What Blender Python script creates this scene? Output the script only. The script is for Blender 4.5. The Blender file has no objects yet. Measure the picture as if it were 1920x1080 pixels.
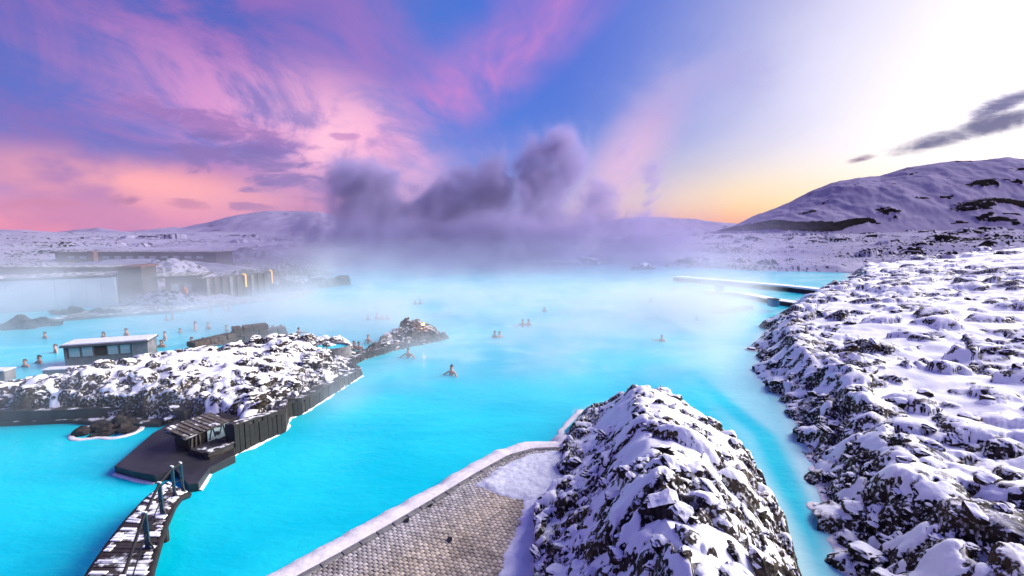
import bpy, bmesh, math, random
import numpy as np
from mathutils import Vector, Matrix, Euler

# ------------------------------------------------------------------ camera, sky, sun, exposure
scene = bpy.context.scene
COL = scene.collection
CAM_H, FPX, HORIZON = 7.5, 853.33, 432.0
PITCH = math.atan((540 - HORIZON) / FPX)
cam_data = bpy.data.cameras.new('camera')
cam_data.lens = 16.0
cam_data.sensor_width = 36.0
cam_data.clip_start = 0.1
cam_data.clip_end = 12000
cam = bpy.data.objects.new('camera', cam_data)
COL.objects.link(cam)
cam.location = (0, 0, CAM_H)
cam.rotation_euler = (math.pi / 2 - PITCH, 0, 0)
scene.camera = cam

SUN_AZ, SUN_EL = math.radians(72), math.radians(26)

scene.view_settings.view_transform = 'Standard'
scene.view_settings.look = 'None'
scene.view_settings.gamma = 1
scene.view_settings.exposure = 0.85
scene.cycles.use_denoising = True
scene.cycles.max_bounces = 6
scene.cycles.diffuse_bounces = 2
scene.cycles.glossy_bounces = 2
scene.cycles.transmission_bounces = 2
scene.cycles.volume_bounces = 2
scene.cycles.transparent_max_bounces = 8
scene.cycles.volume_step_rate = 1.6
scene.cycles.volume_max_steps = 256
scene.cycles.use_adaptive_sampling = True
scene.cycles.adaptive_threshold = 0.02
scene.cycles.caustics_reflective = False
scene.cycles.caustics_refractive = False
scene.cycles.sample_clamp_indirect = 6


def lin(r, g, b, k=1.0):
    f = lambda c: (c / 255 / 12.92) if c / 255 <= 0.04045 else ((c / 255 + 0.055) / 1.055) ** 2.4
    return (f(r) * k, f(g) * k, f(b) * k)


def ray(px, py):
    a = (px - 960) / FPX
    b = -(py - 540) / FPX
    return Vector((a, math.cos(PITCH) + b * math.sin(PITCH), -math.sin(PITCH) + b * math.cos(PITCH)))


def P(px, py, z=0.0):
    """world point at height z that lies along the direction measured in the photograph"""
    d = ray(px, py)
    t = (z - CAM_H) / d.z
    return Vector((d.x * t, d.y * t, z))


def D(px, py, y):
    """world point at distance y"""
    d = ray(px, py)
    t = y / d.y
    return Vector((d.x * t, y, CAM_H + d.z * t))


def azel(px, py):
    d = ray(px, py).normalized()
    return math.atan2(d.x, d.y), math.asin(d.z)


class NT:
    """small expression builder for node trees"""
    def __init__(self, tree):
        self.t = tree

    def n(self, kind, **props):
        nd = self.t.nodes.new(kind)
        for k, v in props.items():
            setattr(nd, k, v)
        return nd

    def put(self, sock, v):
        if isinstance(v, bpy.types.NodeSocket):
            self.t.links.new(v, sock)
        elif v is not None:
            if hasattr(sock.default_value, '__len__') and not hasattr(v, '__len__'):
                v = (v, v, v)
            if hasattr(v, '__len__') and len(sock.default_value) == 4 and len(v) == 3:
                v = tuple(v) + (1,)
            sock.default_value = v

    def m(self, op, a, b=None, c=None, clamp=False):
        nd = self.n('ShaderNodeMath', operation=op, use_clamp=clamp)
        for i, v in enumerate((a, b, c)):
            if v is not None:
                self.put(nd.inputs[i], v)
        return nd.outputs[0]

    def add(self, a, b): return self.m('ADD', a, b)
    def sub(self, a, b): return self.m('SUBTRACT', a, b)
    def mul(self, a, b): return self.m('MULTIPLY', a, b)
    def div(self, a, b): return self.m('DIVIDE', a, b)

    def v(self, op, a, b=None):
        nd = self.n('ShaderNodeVectorMath', operation=op)
        self.put(nd.inputs[0], a)
        if b is not None:
            self.put(nd.inputs[1], b)
        return nd.outputs[0]

    def sep(self, a):
        nd = self.n('ShaderNodeSeparateXYZ')
        self.put(nd.inputs[0], a)
        return nd.outputs[0], nd.outputs[1], nd.outputs[2]

    def comb(self, x, y, z):
        nd = self.n('ShaderNodeCombineXYZ')
        for i, q in enumerate((x, y, z)):
            self.put(nd.inputs[i], q)
        return nd.outputs[0]

    def noise(self, vec, scale=1.0, detail=3.0, rough=0.5, dist=0.0):
        nd = self.n('ShaderNodeTexNoise')
        nd.noise_dimensions = '3D'
        self.put(nd.inputs['Vector'], vec)
        self.put(nd.inputs['Scale'], scale)
        self.put(nd.inputs['Detail'], detail)
        self.put(nd.inputs['Roughness'], rough)
        self.put(nd.inputs['Distortion'], dist)
        return nd.outputs[0]

    def smooth(self, x, lo, hi):
        nd = self.n('ShaderNodeMapRange', interpolation_type='SMOOTHSTEP')
        self.put(nd.inputs[0], x)
        self.put(nd.inputs[1], lo)
        self.put(nd.inputs[2], hi)
        nd.inputs[3].default_value = 0
        nd.inputs[4].default_value = 1
        return nd.outputs[0]

    def mix(self, f, a, b):
        nd = self.n('ShaderNodeMix', data_type='RGBA')
        self.put(nd.inputs[0], f)
        self.put(nd.inputs[6], a)
        self.put(nd.inputs[7], b)
        return nd.outputs[2]

    def scale(self, col, f):
        nd = self.n('ShaderNodeVectorMath', operation='SCALE')
        self.put(nd.inputs[0], col)
        self.put(nd.inputs[3], f)
        return nd.outputs[0]


def build_world():
    w = bpy.data.worlds.new('World')
    scene.world = w
    w.use_nodes = True
    t = w.node_tree
    t.nodes.clear()
    N = NT(t)
    out = N.n('ShaderNodeOutputWorld')
    bg = N.n('ShaderNodeBackground')
    t.links.new(bg.outputs[0], out.inputs[0])
    tc = N.n('ShaderNodeTexCoord')
    d = tc.outputs['Generated']
    x, y, z = N.sep(d)
    zc = N.m('MAXIMUM', z, -0.02)
    az = N.m('ARCTAN2', x, y)
    el = N.m('ARCSINE', N.m('MINIMUM', N.m('MAXIMUM', z, -1.0), 1.0))

    # high cloud sheet: direction projected on a plane overhead, so streaks converge at the horizon
    inv = N.div(1.0, N.add(zc, 0.12))
    cx, cy = N.mul(x, inv), N.mul(y, inv)
    # streaks run away from the viewer, slightly to the right
    ca, sa = math.cos(0.15), math.sin(0.15)
    su = N.sub(N.mul(cx, ca), N.mul(cy, sa))
    sv = N.add(N.mul(cx, sa), N.mul(cy, ca))
    warp = N.noise(N.comb(N.mul(su, 0.8), N.mul(sv, 0.5), 3.0), 1.0, 2, 0.5)
    su2 = N.add(su, N.mul(N.sub(warp, 0.5), 1.2))
    cirrus = N.noise(N.comb(N.mul(su2, 1.15), N.mul(sv, 0.42), 0.0), 1.0, 5, 0.56)
    cirrus_f = N.noise(N.comb(N.mul(su2, 3.4), N.mul(sv, 1.2), 7.0), 1.0, 4, 0.6)
    cirr = N.add(N.mul(cirrus, 0.72), N.mul(cirrus_f, 0.28))
    puff = N.noise(N.comb(N.mul(az, 9.0), N.mul(el, 24.0), 1.0), 1.0, 7, 0.66, 0.5)
    bil = N.noise(N.comb(N.mul(az, 3.6), N.mul(el, 6.5), 9.0), 1.0, 7, 0.62, 1.1)
    puff2 = N.noise(N.comb(N.mul(az, 5.0), N.mul(el, 9.0), 4.0), 1.0, 4, 0.55)

    uv = N.comb(az, el, 0.0)

    def blob(px, py, sx, sy, rot=0.0):
        """soft patch of sky: centre and half-size given in the photograph's measure, rot in degrees (up to the right)"""
        a0, e0 = azel(px, py)
        a1, e1 = azel(px + 20, py)
        a2, e2 = azel(px, py - 20)
        ka = math.hypot((a1 - a0), (e1 - e0)) / 20
        ke = math.hypot((a2 - a0), (e2 - e0)) / 20
        c, s = abs(math.cos(math.radians(rot))), abs(math.sin(math.radians(rot)))
        mp = N.n('ShaderNodeMapping', vector_type='TEXTURE')
        N.put(mp.inputs[0], uv)
        mp.inputs[1].default_value = (a0, e0, 0)
        mp.inputs[2].default_value = (0, 0, math.radians(rot))
        mp.inputs[3].default_value = (sx * (ka * c + ke * s) * 1.9, sy * (ke * c + ka * s) * 1.9, 1)
        gr = N.n('ShaderNodeTexGradient', gradient_type='SPHERICAL')
        N.put(gr.inputs[0], mp.outputs[0])
        return N.smooth(gr.outputs['Fac'], 0.0, 1.0)

    k = SKY_GAIN
    # base dusk gradient
    horizon = N.m('POWER', 1 / math.e, N.mul(N.m('MAXIMUM', el, 0.0), 3.2))
    col = N.mix(horizon, lin(70, 86, 182, k), lin(98, 112, 204, k))
    # violet veil on the side away from the sun
    veil = N.m('MULTIPLY', N.smooth(az, 0.10, -0.35), N.smooth(N.add(N.mul(cirr, 0.5), N.mul(bil, 0.5)), 0.42, 0.58))
    col = N.mix(N.mul(veil, 0.85), col, lin(124, 94, 178, k))
    # clear blue band
    col = N.mix(N.mul(blob(960, 210, 190, 200, 40), 1.0), col, lin(70, 126, 218, k))
    col = N.mix(N.mul(blob(1120, 60, 230, 190, 30), 0.85), col, lin(64, 98, 208, k))
    # pink sheet of cloud
    rays = N.smooth(N.add(N.mul(cirr, 0.55), N.mul(bil, 0.45)), 0.44, 0.58)
    fine = N.smooth(N.add(N.mul(cirrus_f, 0.35), N.mul(bil, 0.65)), 0.40, 0.60)
    pk = N.m('MULTIPLY', blob(500, 150, 330, 150, -8), rays)
    col = N.mix(N.mul(pk, 0.50), col, lin(182, 116, 198, k))
    pk2 = N.m('MULTIPLY', blob(540, 235, 210, 72, -12), N.m('MULTIPLY_ADD', fine, 0.75, 0.22))
    col = N.mix(N.m('MINIMUM', pk2, 1.0), col, lin(232, 156, 212, k))
    pk3 = N.m('MULTIPLY', blob(660, 280, 105, 72, -25), N.m('MULTIPLY_ADD', fine, 0.6, 0.5))
    col = N.mix(N.m('MINIMUM', pk3, 1.0), col, lin(255, 190, 216, k * 1.05))
    # deep violet undersides between the lit parts
    und = N.m('MULTIPLY', blob(420, 290, 330, 110, -12), N.smooth(bil, 0.50, 0.36))
    col = N.mix(N.mul(und, 0.75), col, lin(112, 94, 178, k))
    # pink streak, upper middle
    st = N.m('MULTIPLY', blob(945, 100, 180, 44, 36), N.smooth(cirr, 0.36, 0.62))
    col = N.mix(N.mul(st, 0.95), col, lin(230, 134, 204, k))
    st = N.m('MULTIPLY', blob(740, 50, 190, 90, 25), N.smooth(cirr, 0.42, 0.68))
    col = N.mix(N.mul(st, 0.55), col, lin(172, 112, 192, k))
    # salmon horizon, left
    sal = N.m('MULTIPLY', N.smooth(az, -0.10, -0.40), N.m('POWER', 1 / math.e, N.m('POWER', N.div(N.sub(el, 0.02), 0.075), 2.0)))
    sal = N.mul(sal, N.m('MULTIPLY_ADD', N.smooth(puff2, 0.3, 0.62), 0.4, 0.62))
    col = N.mix(N.m('MINIMUM', sal, 1.0), col, lin(238, 146, 178, k))
    col = N.mix(N.m('MULTIPLY', blob(300, 350, 200, 34, -6), N.smooth(puff2, 0.28, 0.55)), col, lin(255, 168, 176, k))
    # white sunset glow on the right, above and behind the mountain
    def lobe(a0, sa_, e0, se_):
        p = N.m('MULTIPLY_ADD', az, 1 / sa_, -a0 / sa_)
        q = N.m('MULTIPLY_ADD', el, 1 / se_, -e0 / se_)
        return N.m('POWER', 1 / math.e, N.m('MULTIPLY_ADD', p, p, N.mul(q, q)))
    tilt = N.m('MULTIPLY_ADD', el, -0.30, az)
    p = N.m('MULTIPLY_ADD', tilt, 1 / 0.68, -1.0 / 0.68)
    q = N.m('MULTIPLY_ADD', el, 1 / 0.80, -0.20 / 0.80)
    g_w = N.m('POWER', 1 / math.e, N.m('MULTIPLY_ADD', p, p, N.mul(q, q)))
    edge = N.m('MULTIPLY_ADD', cirr, 0.20, N.sub(g_w, 0.10))
    col = N.mix(N.smooth(edge, 0.05, 0.92), col, lin(252, 243, 254, k * 0.98))
    core = N.m('POWER', g_w, 2.0)
    col = N.v('ADD', col, N.scale((1.0, 0.95, 0.95), N.mul(core, GLOW)))
    # yellow and orange low glow
    col = N.mix(N.mul(lobe(0.55, 0.40, 0.0, 0.12), 0.85), col, lin(255, 238, 196, k * 1.02))
    col = N.mix(N.mul(lobe(0.44, 0.28, 0.0, 0.085), 0.92), col, lin(255, 204, 122, k * 1.1))
    col = N.mix(N.mul(lobe(0.38, 0.24, 0.0, 0.036), 0.9), col, lin(255, 150, 90, k))
    pkh = N.m('MULTIPLY', blob(1170, 310, 34, 90, -35), N.m('MULTIPLY_ADD', puff2, 0.8, 0.4))
    col = N.mix(N.m('MINIMUM', N.mul(pkh, 0.85), 1.0), col, lin(248, 190, 216, k))
    # violet veil against the glow
    vg = N.m('MULTIPLY', blob(1310, 170, 120, 60, 25), N.smooth(puff2, 0.40, 0.66))
    col = N.mix(N.mul(vg, 0.8), col, lin(176, 168, 222, k))

    def cloud(col, px, py, sx, sy, rot, rgb, lo=0.48, hi=0.66, amt=1.0, nz=2.2):
        b = blob(px, py, sx, sy, rot)
        f = N.smooth(N.add(N.mul(b, 0.70), N.mul(N.sub(puff, 0.5), nz)), lo - 0.16, hi + 0.06)
        f = N.mul(f, N.smooth(b, 0.12, 0.35))
        return N.mix(N.mul(f, amt), col, lin(*rgb, k))
    # small dark clouds
    col = cloud(col, 1850, 238, 190, 22, 12, (86, 76, 128), nz=1.0)
    col = cloud(col, 1895, 190, 80, 18, 16, (96, 86, 140), nz=1.3)
    col = cloud(col, 1614, 298, 32, 8, 8, (132, 96, 134), nz=1.0)
    col = cloud(col, 420, 235, 160, 30, -10, (150, 104, 178), amt=0.75)
    col = cloud(col, 500, 318, 120, 40, -12, (128, 100, 172), amt=0.85)
    col = cloud(col, 395, 292, 60, 18, 4, (138, 104, 178), amt=0.75)
    col = cloud(col, 235, 376, 50, 13, 0, (172, 108, 156), amt=0.8)
    col = cloud(col, 360, 385, 60, 11, 0, (196, 118, 160), amt=0.7)
    col = cloud(col, 470, 386, 60, 10, 0, (170, 112, 166), amt=0.8)
    col = cloud(col, 100, 380, 90, 12, 4, (204, 122, 164), amt=0.6)
    col = cloud(col, 640, 255, 30, 8, 0, (190, 126, 190), amt=0.7)

    col = N.mix(N.smooth(el, -0.01, -0.10), col, lin(96, 96, 150, k))
    sky = N.n('ShaderNodeTexSky', sky_type='NISHITA')
    sky.sun_disc = False
    sky.sun_elevation = SUN_EL
    sky.sun_rotation = SUN_AZ
    sky.altitude = 20
    col = N.v('ADD', col, N.scale(sky.outputs[0], 0.008))
    t.links.new(col, bg.inputs[0])
    bg.inputs[1].default_value = 1.0
    w.cycles.sampling_method = 'MANUAL'
    w.cycles.sample_map_resolution = 512


SKY_GAIN = 0.545
GLOW = 0.16
build_world()

sun_data = bpy.data.lights.new('sun', 'SUN')
sun_data.energy = 4.6
sun_data.angle = math.radians(45)
sun_data.color = (1.0, 0.93, 0.86)
sun = bpy.data.objects.new('sun', sun_data)
COL.objects.link(sun)
sdir = Vector((math.sin(SUN_AZ) * math.cos(SUN_EL), math.cos(SUN_AZ) * math.cos(SUN_EL), math.sin(SUN_EL)))
sun.rotation_euler = (-sdir).to_track_quat('-Z', 'Y').to_euler()
sun.location = sdir * 60

# ------------------------------------------------------------------ helpers
random.seed(7)
RNG = np.random.default_rng(11)
_perm = RNG.permutation(4096)
_grad = RNG.random(4096) * 2 * np.pi


def pn(x, y, s=0):
    """gradient noise, about -1..1"""
    x = np.asarray(x, float) + s * 17.13
    y = np.asarray(y, float) + s * 31.77
    xi, yi = np.floor(x).astype(int), np.floor(y).astype(int)
    xf, yf = x - xi, y - yi
    u = xf * xf * xf * (xf * (xf * 6 - 15) + 10)
    v = yf * yf * yf * (yf * (yf * 6 - 15) + 10)

    def g(ix, iy, dx, dy):
        h = _grad[_perm[(_perm[ix & 4095] + iy) & 4095]]
        return np.cos(h) * dx + np.sin(h) * dy
    a, b = g(xi, yi, xf, yf), g(xi + 1, yi, xf - 1, yf)
    c, d = g(xi, yi + 1, xf, yf - 1), g(xi + 1, yi + 1, xf - 1, yf - 1)
    return 1.5 * ((a * (1 - u) + b * u) * (1 - v) + (c * (1 - u) + d * u) * v)


def fbm(x, y, o=4, s=0, g=0.5):
    t, a, f = 0, 1.0, 1.0
    for i in range(o):
        t = t + a * pn(x * f, y * f, s + i)
        a *= g
        f *= 2.03
    return t


def sst(x, a, b):
    t = np.clip((x - a) / (b - a), 0, 1)
    return t * t * (3 - 2 * t)


def seg_dist(X, Y, poly, closed=True):
    """distance to a polyline and, when closed, the sign (positive inside)"""
    n = len(poly)
    best = np.full(np.shape(X), 1e9)
    inside = np.zeros(np.shape(X), bool)
    for i in range(n if closed else n - 1):
        x0, y0 = poly[i]
        x1, y1 = poly[(i + 1) % n]
        dx, dy = x1 - x0, y1 - y0
        t = np.clip(((X - x0) * dx + (Y - y0) * dy) / (dx * dx + dy * dy + 1e-12), 0, 1)
        best = np.minimum(best, np.hypot(X - x0 - t * dx, Y - y0 - t * dy))
        if closed and y0 != y1:
            c = ((Y >= y0) != (Y >= y1)) & (X < x0 + (Y - y0) / (y1 - y0) * dx)
            inside ^= c
    return np.where(inside, best, -best) if closed else best


def link(o, parent=None):
    COL.objects.link(o)
    if parent is not None:
        o.parent = parent
    return o


def tag(o, label=None, category=None, group=None, kind=None):
    if label: o['label'] = label
    if category: o['category'] = category
    if group: o['group'] = group
    if kind: o['kind'] = kind
    return o


def mesh_obj(name, verts, faces, mat, parent=None, smooth=False, attrs=None):
    me = bpy.data.meshes.new(name)
    if isinstance(verts, np.ndarray):
        nv, nf = len(verts), len(faces)
        me.vertices.add(nv)
        me.vertices.foreach_set('co', verts.astype(np.float32).ravel())
        k = faces.shape[1]
        me.loops.add(nf * k)
        me.loops.foreach_set('vertex_index', faces.astype(np.int32).ravel())
        me.polygons.add(nf)
        me.polygons.foreach_set('loop_start', np.arange(0, nf * k, k, dtype=np.int32))
        me.update(calc_edges=True)
    else:
        me.from_pydata([tuple(v) for v in verts], [], faces)
        me.update()
    if smooth:
        me.polygons.foreach_set('use_smooth', np.ones(len(me.polygons), bool))
    for k, v in (attrs or {}).items():
        if v.ndim == 1:
            at = me.attributes.new(k, 'FLOAT', 'POINT')
            at.data.foreach_set('value', v.astype(np.float32))
        else:
            at = me.attributes.new(k, 'FLOAT_COLOR', 'POINT')
            c = np.ones((len(v), 4), np.float32)
            c[:, :3] = v
            at.data.foreach_set('color', c.ravel())
    o = bpy.data.objects.new(name, me)
    if mat is not None:
        me.materials.append(mat)
    return link(o, parent)


def new_mat(name):
    m = bpy.data.materials.new(name)
    m.use_nodes = True
    t = m.node_tree
    b = t.nodes['Principled BSDF']
    return m, NT(t), b, t.nodes['Material Output']


def world_pos(N):
    return N.n('ShaderNodeNewGeometry').outputs['Position']


def bump(N, b, h, strength=0.5, dist=0.02):
    nd = N.n('ShaderNodeBump')
    nd.inputs['Strength'].default_value = strength
    nd.inputs['Distance'].default_value = dist
    N.put(nd.inputs['Height'], h)
    N.put(b.inputs['Normal'], nd.outputs[0])


def mat_lava(name, use_attr=True, moss=0.6, scale=1.0, speck=1.0):
    """black lava with snow lying where it can rest"""
    m, N, b, out = new_mat(name)
    p = world_pos(N)
    n1 = N.noise(p, 5.0 * scale, 6, 0.62)
    n2 = N.noise(p, 0.9 * scale, 3, 0.5)
    n3 = N.noise(p, 26.0 * scale, 3, 0.6)
    rock = N.mix(N.smooth(n1, 0.36, 0.68), (0.011, 0.009, 0.009), (0.075, 0.058, 0.047))
    rock = N.mix(N.mul(N.smooth(n2, 0.52, 0.66), moss), rock, (0.095, 0.070, 0.030))
    geo = N.n('ShaderNodeNewGeometry')
    nz = N.sep(geo.outputs['Normal'])[2]
    if use_attr:
        at = N.n('ShaderNodeAttribute', attribute_name='snow').outputs['Fac']
        dust = N.mul(N.smooth(N.m('MULTIPLY_ADD', n3, 0.45, nz), 1.00, 1.12), N.smooth(n2, 0.42, 0.58))
        f = N.smooth(N.m('MULTIPLY_ADD', N.sub(N.add(N.mul(n1, 0.7), N.mul(n3, 0.3)), 0.5), 0.9, at), 0.44, 0.60)
        f = N.m('MAXIMUM', f, N.mul(dust, 0.75))
        spk = N.mul(N.smooth(N.noise(p, 11.0 * scale, 3, 0.55), 0.53, 0.60), N.smooth(nz, 0.15, 0.50))
        f = N.m('MAXIMUM', f, N.mul(spk, 0.9 * speck))
    else:
        f = N.smooth(N.m('MULTIPLY_ADD', N.sub(n1, 0.5), 0.9, nz), 0.60, 0.74)
    snow = N.mix(N.smooth(n2, 0.35, 0.65), (0.86, 0.87, 0.90), (0.90, 0.90, 0.92))
    N.put(b.inputs['Base Color'], N.mix(f, rock, snow))
    N.put(b.inputs['Roughness'], N.m('MULTIPLY_ADD', f, -0.1, 0.8))
    b.inputs['Specular IOR Level'].default_value = 0.12
    h = N.add(N.mul(N.mul(N.add(n1, N.mul(n3, 0.35)), N.sub(1.0, f)), 1.0), N.mul(N.noise(p, 9.0 * scale, 3, 0.5), N.mul(f, 0.25)))
    bump(N, b, h, 0.9, 0.07 / scale)
    return m


LAVA = mat_lava('lava_with_snow')
STONE = mat_lava('stone_with_snow', use_attr=False)


def polar(az0, az1, r0, r1, na, nr):
    az = np.radians(np.linspace(az0, az1, na))
    r = np.exp(np.linspace(math.log(r0), math.log(r1), nr))
    A, R = np.meshgrid(az, r)
    return az, r, R * np.sin(A), R * np.cos(A)


def grid_faces(nr, na, keep):
    i = np.arange(nr - 1)[:, None] * na + np.arange(na - 1)[None, :]
    f = np.stack([i, i + na, i + na + 1, i + 1], -1)
    k = keep[:-1, :-1] | keep[1:, :-1] | keep[1:, 1:] | keep[:-1, 1:]
    return f[k]


def compact(V, F, attrs):
    used = np.zeros(len(V), bool)
    used[F.ravel()] = True
    idx = np.cumsum(used) - 1
    return V[used], idx[F], {k: a[used] for k, a in attrs.items()}


def lava_field(name, span, res, base_fn, rocks, snow_fn, rough=0.10, mat=None, fine=0.6, steep=(1.5, 2.4), zcut=-0.25, seed=0, parent=None, keep_fn=None):
    """ground of lava blocks: rock height and snow height are both built, the higher one is the surface"""
    az0, az1, r0, r1 = span
    na, nr = res
    az, r, X, Y = polar(az0, az1, r0, r1, na, nr)
    base = base_fn(X, Y)
    e1 = fbm(X * 2.2, Y * 2.2, 4, seed, 0.55)
    e2 = pn(X * 7.0, Y * 7.0, seed + 9)
    e3 = 1.0 - 2.0 * np.abs(fbm(X * 4.6, Y * 4.6, 3, seed + 12, 0.6))
    clump_r = sst(fbm(X * 0.5, Y * 0.5, 3, seed + 15), -0.25, 0.35)
    zr = base + rough * (1.0 - 2.0 * np.abs(e1)) + rough * 0.35 * e2 + rough * fine * e3 * clump_r - rough * 0.5
    depth = snow_fn(X, Y)
    zs = base + depth + 0.05 * fbm(X * 0.9, Y * 0.9, 2, seed + 4)
    la, lr = az[1] - az[0], math.log(r[1] / r[0])
    edge_noise = 0.16 * e1 + 0.10 * e2 / (1.0 + (r[:, None] / 22.0) ** 2)
    for (cx, cy, a, b, rot, h, gx, gy, cap) in rocks:
        rc = math.hypot(cx, cy)
        ac = math.atan2(cx, cy)
        m = 1.35 * max(a, b)
        i0 = int((math.log(max(rc - m, 0.3)) - math.log(r0)) / lr)
        i1 = int((math.log(rc + m) - math.log(r0)) / lr) + 2
        j0 = int((ac - m / rc - az[0]) / la)
        j1 = int((ac + m / rc - az[0]) / la) + 2
        i0, j0 = max(i0, 0), max(j0, 0)
        if i1 <= i0 or j1 <= j0 or i0 >= nr or j0 >= na:
            continue
        sl = np.s_[i0:i1, j0:j1]
        dx, dy = X[sl] - cx, Y[sl] - cy
        c, s = math.cos(rot), math.sin(rot)
        u, v = (dx * c + dy * s) / a, (dy * c - dx * s) / b
        q = np.hypot(u, v)
        th = np.arctan2(v, u)
        q = q / (1 + 0.16 * np.sin(3 * th + cx * 7) + 0.10 * np.sin(5 * th + cy * 5)) + edge_noise[sl]
        q = np.maximum(q, 0)
        top = np.maximum(h + gx * dx + gy * dy, 0.04)
        body = np.where(q < 1, top * np.sqrt(np.clip(1 - q ** 5, 0, 1)), -1)
        zb = base[sl] + body + 0.5 * rough * e1[sl] * (q < 1)
        zr[sl] = np.maximum(zr[sl], np.where(q < 1, zb, -9))
        if cap > 0:
            qc = 0.55 + 0.35 * ((cx * 13.7 + cy * 7.3) % 1.0)
            zc = base[sl] + top * (1 - 0.25 * q * q) + cap * (1 - (q / qc) ** 4)
            zs[sl] = np.maximum(zs[sl], np.where(q < 1, zc, -9))
    z = np.maximum(zr, zs)
    snow = sst(zs - zr, -0.015, 0.035)
    # snow does not hold on steep faces
    gr = np.gradient(z, axis=0) / (r[:, None] * lr)
    ga = np.gradient(z, axis=1) / (r[:, None] * la)
    near_w = 1.0 / (1.0 + r[:, None] / 14.0)
    slope = np.hypot(gr, ga) + 0.5 * near_w * e2 + 0.25 * e1
    snow = snow * (1 - sst(slope, *steep))
    keep = base > zcut
    if keep_fn is not None:
        keep &= keep_fn(X, Y)
    F = grid_faces(nr, na, keep)
    V = np.stack([X.ravel(), Y.ravel(), z.ravel()], -1)
    V, F, A = compact(V, F[:, ::-1], {'snow': snow.ravel()})
    o = mesh_obj(name, V, F, mat or LAVA, parent, smooth=True, attrs=A)
    o['kind'] = 'structure'
    return o, V, A['snow']


def scatter_rocks(n, region, size, hgt, seed, dens=None, cap=0.06, tilt=0.35, flat=0.62):
    """n blocks with random place, size, turn and tilt inside a bounding region"""
    g = np.random.default_rng(seed)
    x0, x1, y0, y1 = region
    out = []
    X = g.uniform(x0, x1, n)
    Y = g.uniform(y0, y1, n)
    ok = np.ones(n, bool) if dens is None else g.random(n) < dens(X, Y)
    for i in np.nonzero(ok)[0]:
        s = size[0] * (size[1] / size[0]) ** (g.random() ** 1.8)
        h = s * g.uniform(*hgt)
        out.append((X[i], Y[i], s, s * g.uniform(flat, 1.0), g.uniform(0, 6.28), h,
                    g.normal(0, tilt), g.normal(0, tilt), cap * g.uniform(0.5, 1.3) if g.random() < 0.93 else 0))
    return out


# ------------------------------------------------------------------ stones: single blocks that can be told apart
def stone_mesh(seed, sub=3):
    bm = bmesh.new()
    bmesh.ops.create_icosphere(bm, subdivisions=sub, radius=1.0)
    g = np.random.default_rng(seed)
    planes = []
    for _ in range(9):
        v = g.normal(size=3)
        v /= np.linalg.norm(v)
        planes.append((v, g.uniform(0.45, 0.82)))
    ph = g.random(6) * 6
    for v in bm.verts:
        c = np.array(v.co)
        for nrm, dd in planes:
            k = c @ nrm
            if k > dd:
                c = c - nrm * (k - dd) * 0.92
        w = 1 + 0.07 * math.sin(5 * c[0] + ph[0]) * math.sin(6 * c[1] + ph[1]) + 0.06 * math.sin(11 * c[2] + ph[2] + 5 * c[0]) + 0.035 * math.sin(17 * c[1] + ph[3])
        v.co = Vector(c * w * np.array((1.15, 0.9, 0.72)))
    me = bpy.data.meshes.new('stone')
    bm.to_mesh(me)
    bm.free()
    me.materials.append(STONE)
    return me


STONES = [stone_mesh(100 + i, 3) for i in range(10)]


def place_stones(parent, V, n, size, seed, weight, sink=0.42, snow=None):
    """single blocks standing on the ground mesh, children of it"""
    g = np.random.default_rng(seed)
    w = np.maximum(weight(V[:, 0], V[:, 1], V[:, 2]), 0)
    # weight per vertex is corrected by the local vertex spacing so that blocks spread evenly over the ground
    area = (V[:, 0] ** 2 + V[:, 1] ** 2) ** 0.62
    if snow is not None:
        w = w * (1.05 - snow)
    p = w * area
    p /= p.sum()
    ids = g.choice(len(V), n, p=p, replace=False)
    for i in ids:
        s = size[0] * (size[1] / size[0]) ** (g.random() ** 1.5)
        o = bpy.data.objects.new('stone', STONES[g.integers(len(STONES))])
        o.location = (V[i, 0], V[i, 1], V[i, 2] + s * 0.72 * (0.5 - sink))
        o.rotation_euler = (g.normal(0, 0.25), g.normal(0, 0.25), g.uniform(0, 6.28))
        o.scale = (s * g.uniform(0.8, 1.25), s * g.uniform(0.8, 1.2), s * g.uniform(0.7, 1.1))
        link(o, parent)


# ------------------------------------------------------------------ the shore lines (metres, camera over the origin)
xy = lambda pts, z=0.0: [tuple(P(a, b, z)[:2]) for a, b in pts]
BANK_SHORE = [(3.2, 0.5), (5.6, 5.0)] + xy([(1592, 1080), (1572, 1000), (1556, 955), (1528, 880), (1522, 835), (1498, 778), (1470, 738), (1428, 702), (1436, 668), (1424, 648), (1442, 612), (1476, 588), (1532, 553), (1600, 533)]) + [(58, 78), (75, 92)]
BANK_POLY = BANK_SHORE + [(130, 165), (500, 640), (600, -30), (3, -30)]
LAGOON = [(-90, 14), (-75, 30), (-52, 41), (-44, 43.5), (-38, 43), (-33, 45), (-29, 48), (-30, 58), (-27, 66), (-30, 80), (-38, 92), (-30, 104), (-12, 112), (6, 108), (22, 104), (33, 92), (46, 84), (60, 82), (75, 90), (84, 84), (60, 60), (40, 20), (30, -40), (-90, -40)]
SPIT = xy([(1262, 517), (1400, 528), (1560, 548)])
MOUND_POLY = [(-0.6, -2.0), (-0.45, 6.0), (-0.2, 8.8)] + [(0.05, 10.0), (0.45, 11.1), (1.15, 12.9), (1.6, 14.6), (2.0, 16.0), (3.0, 17.9), (4.3, 18.8), (5.4, 19.3), (6.5, 17.0), (7.35, 14.3), (7.1, 12.0), (6.5, 10.0), (5.8, 8.0), (5.1, 6.0), (4.7, 2.0), (4.5, -2.0)]
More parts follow.
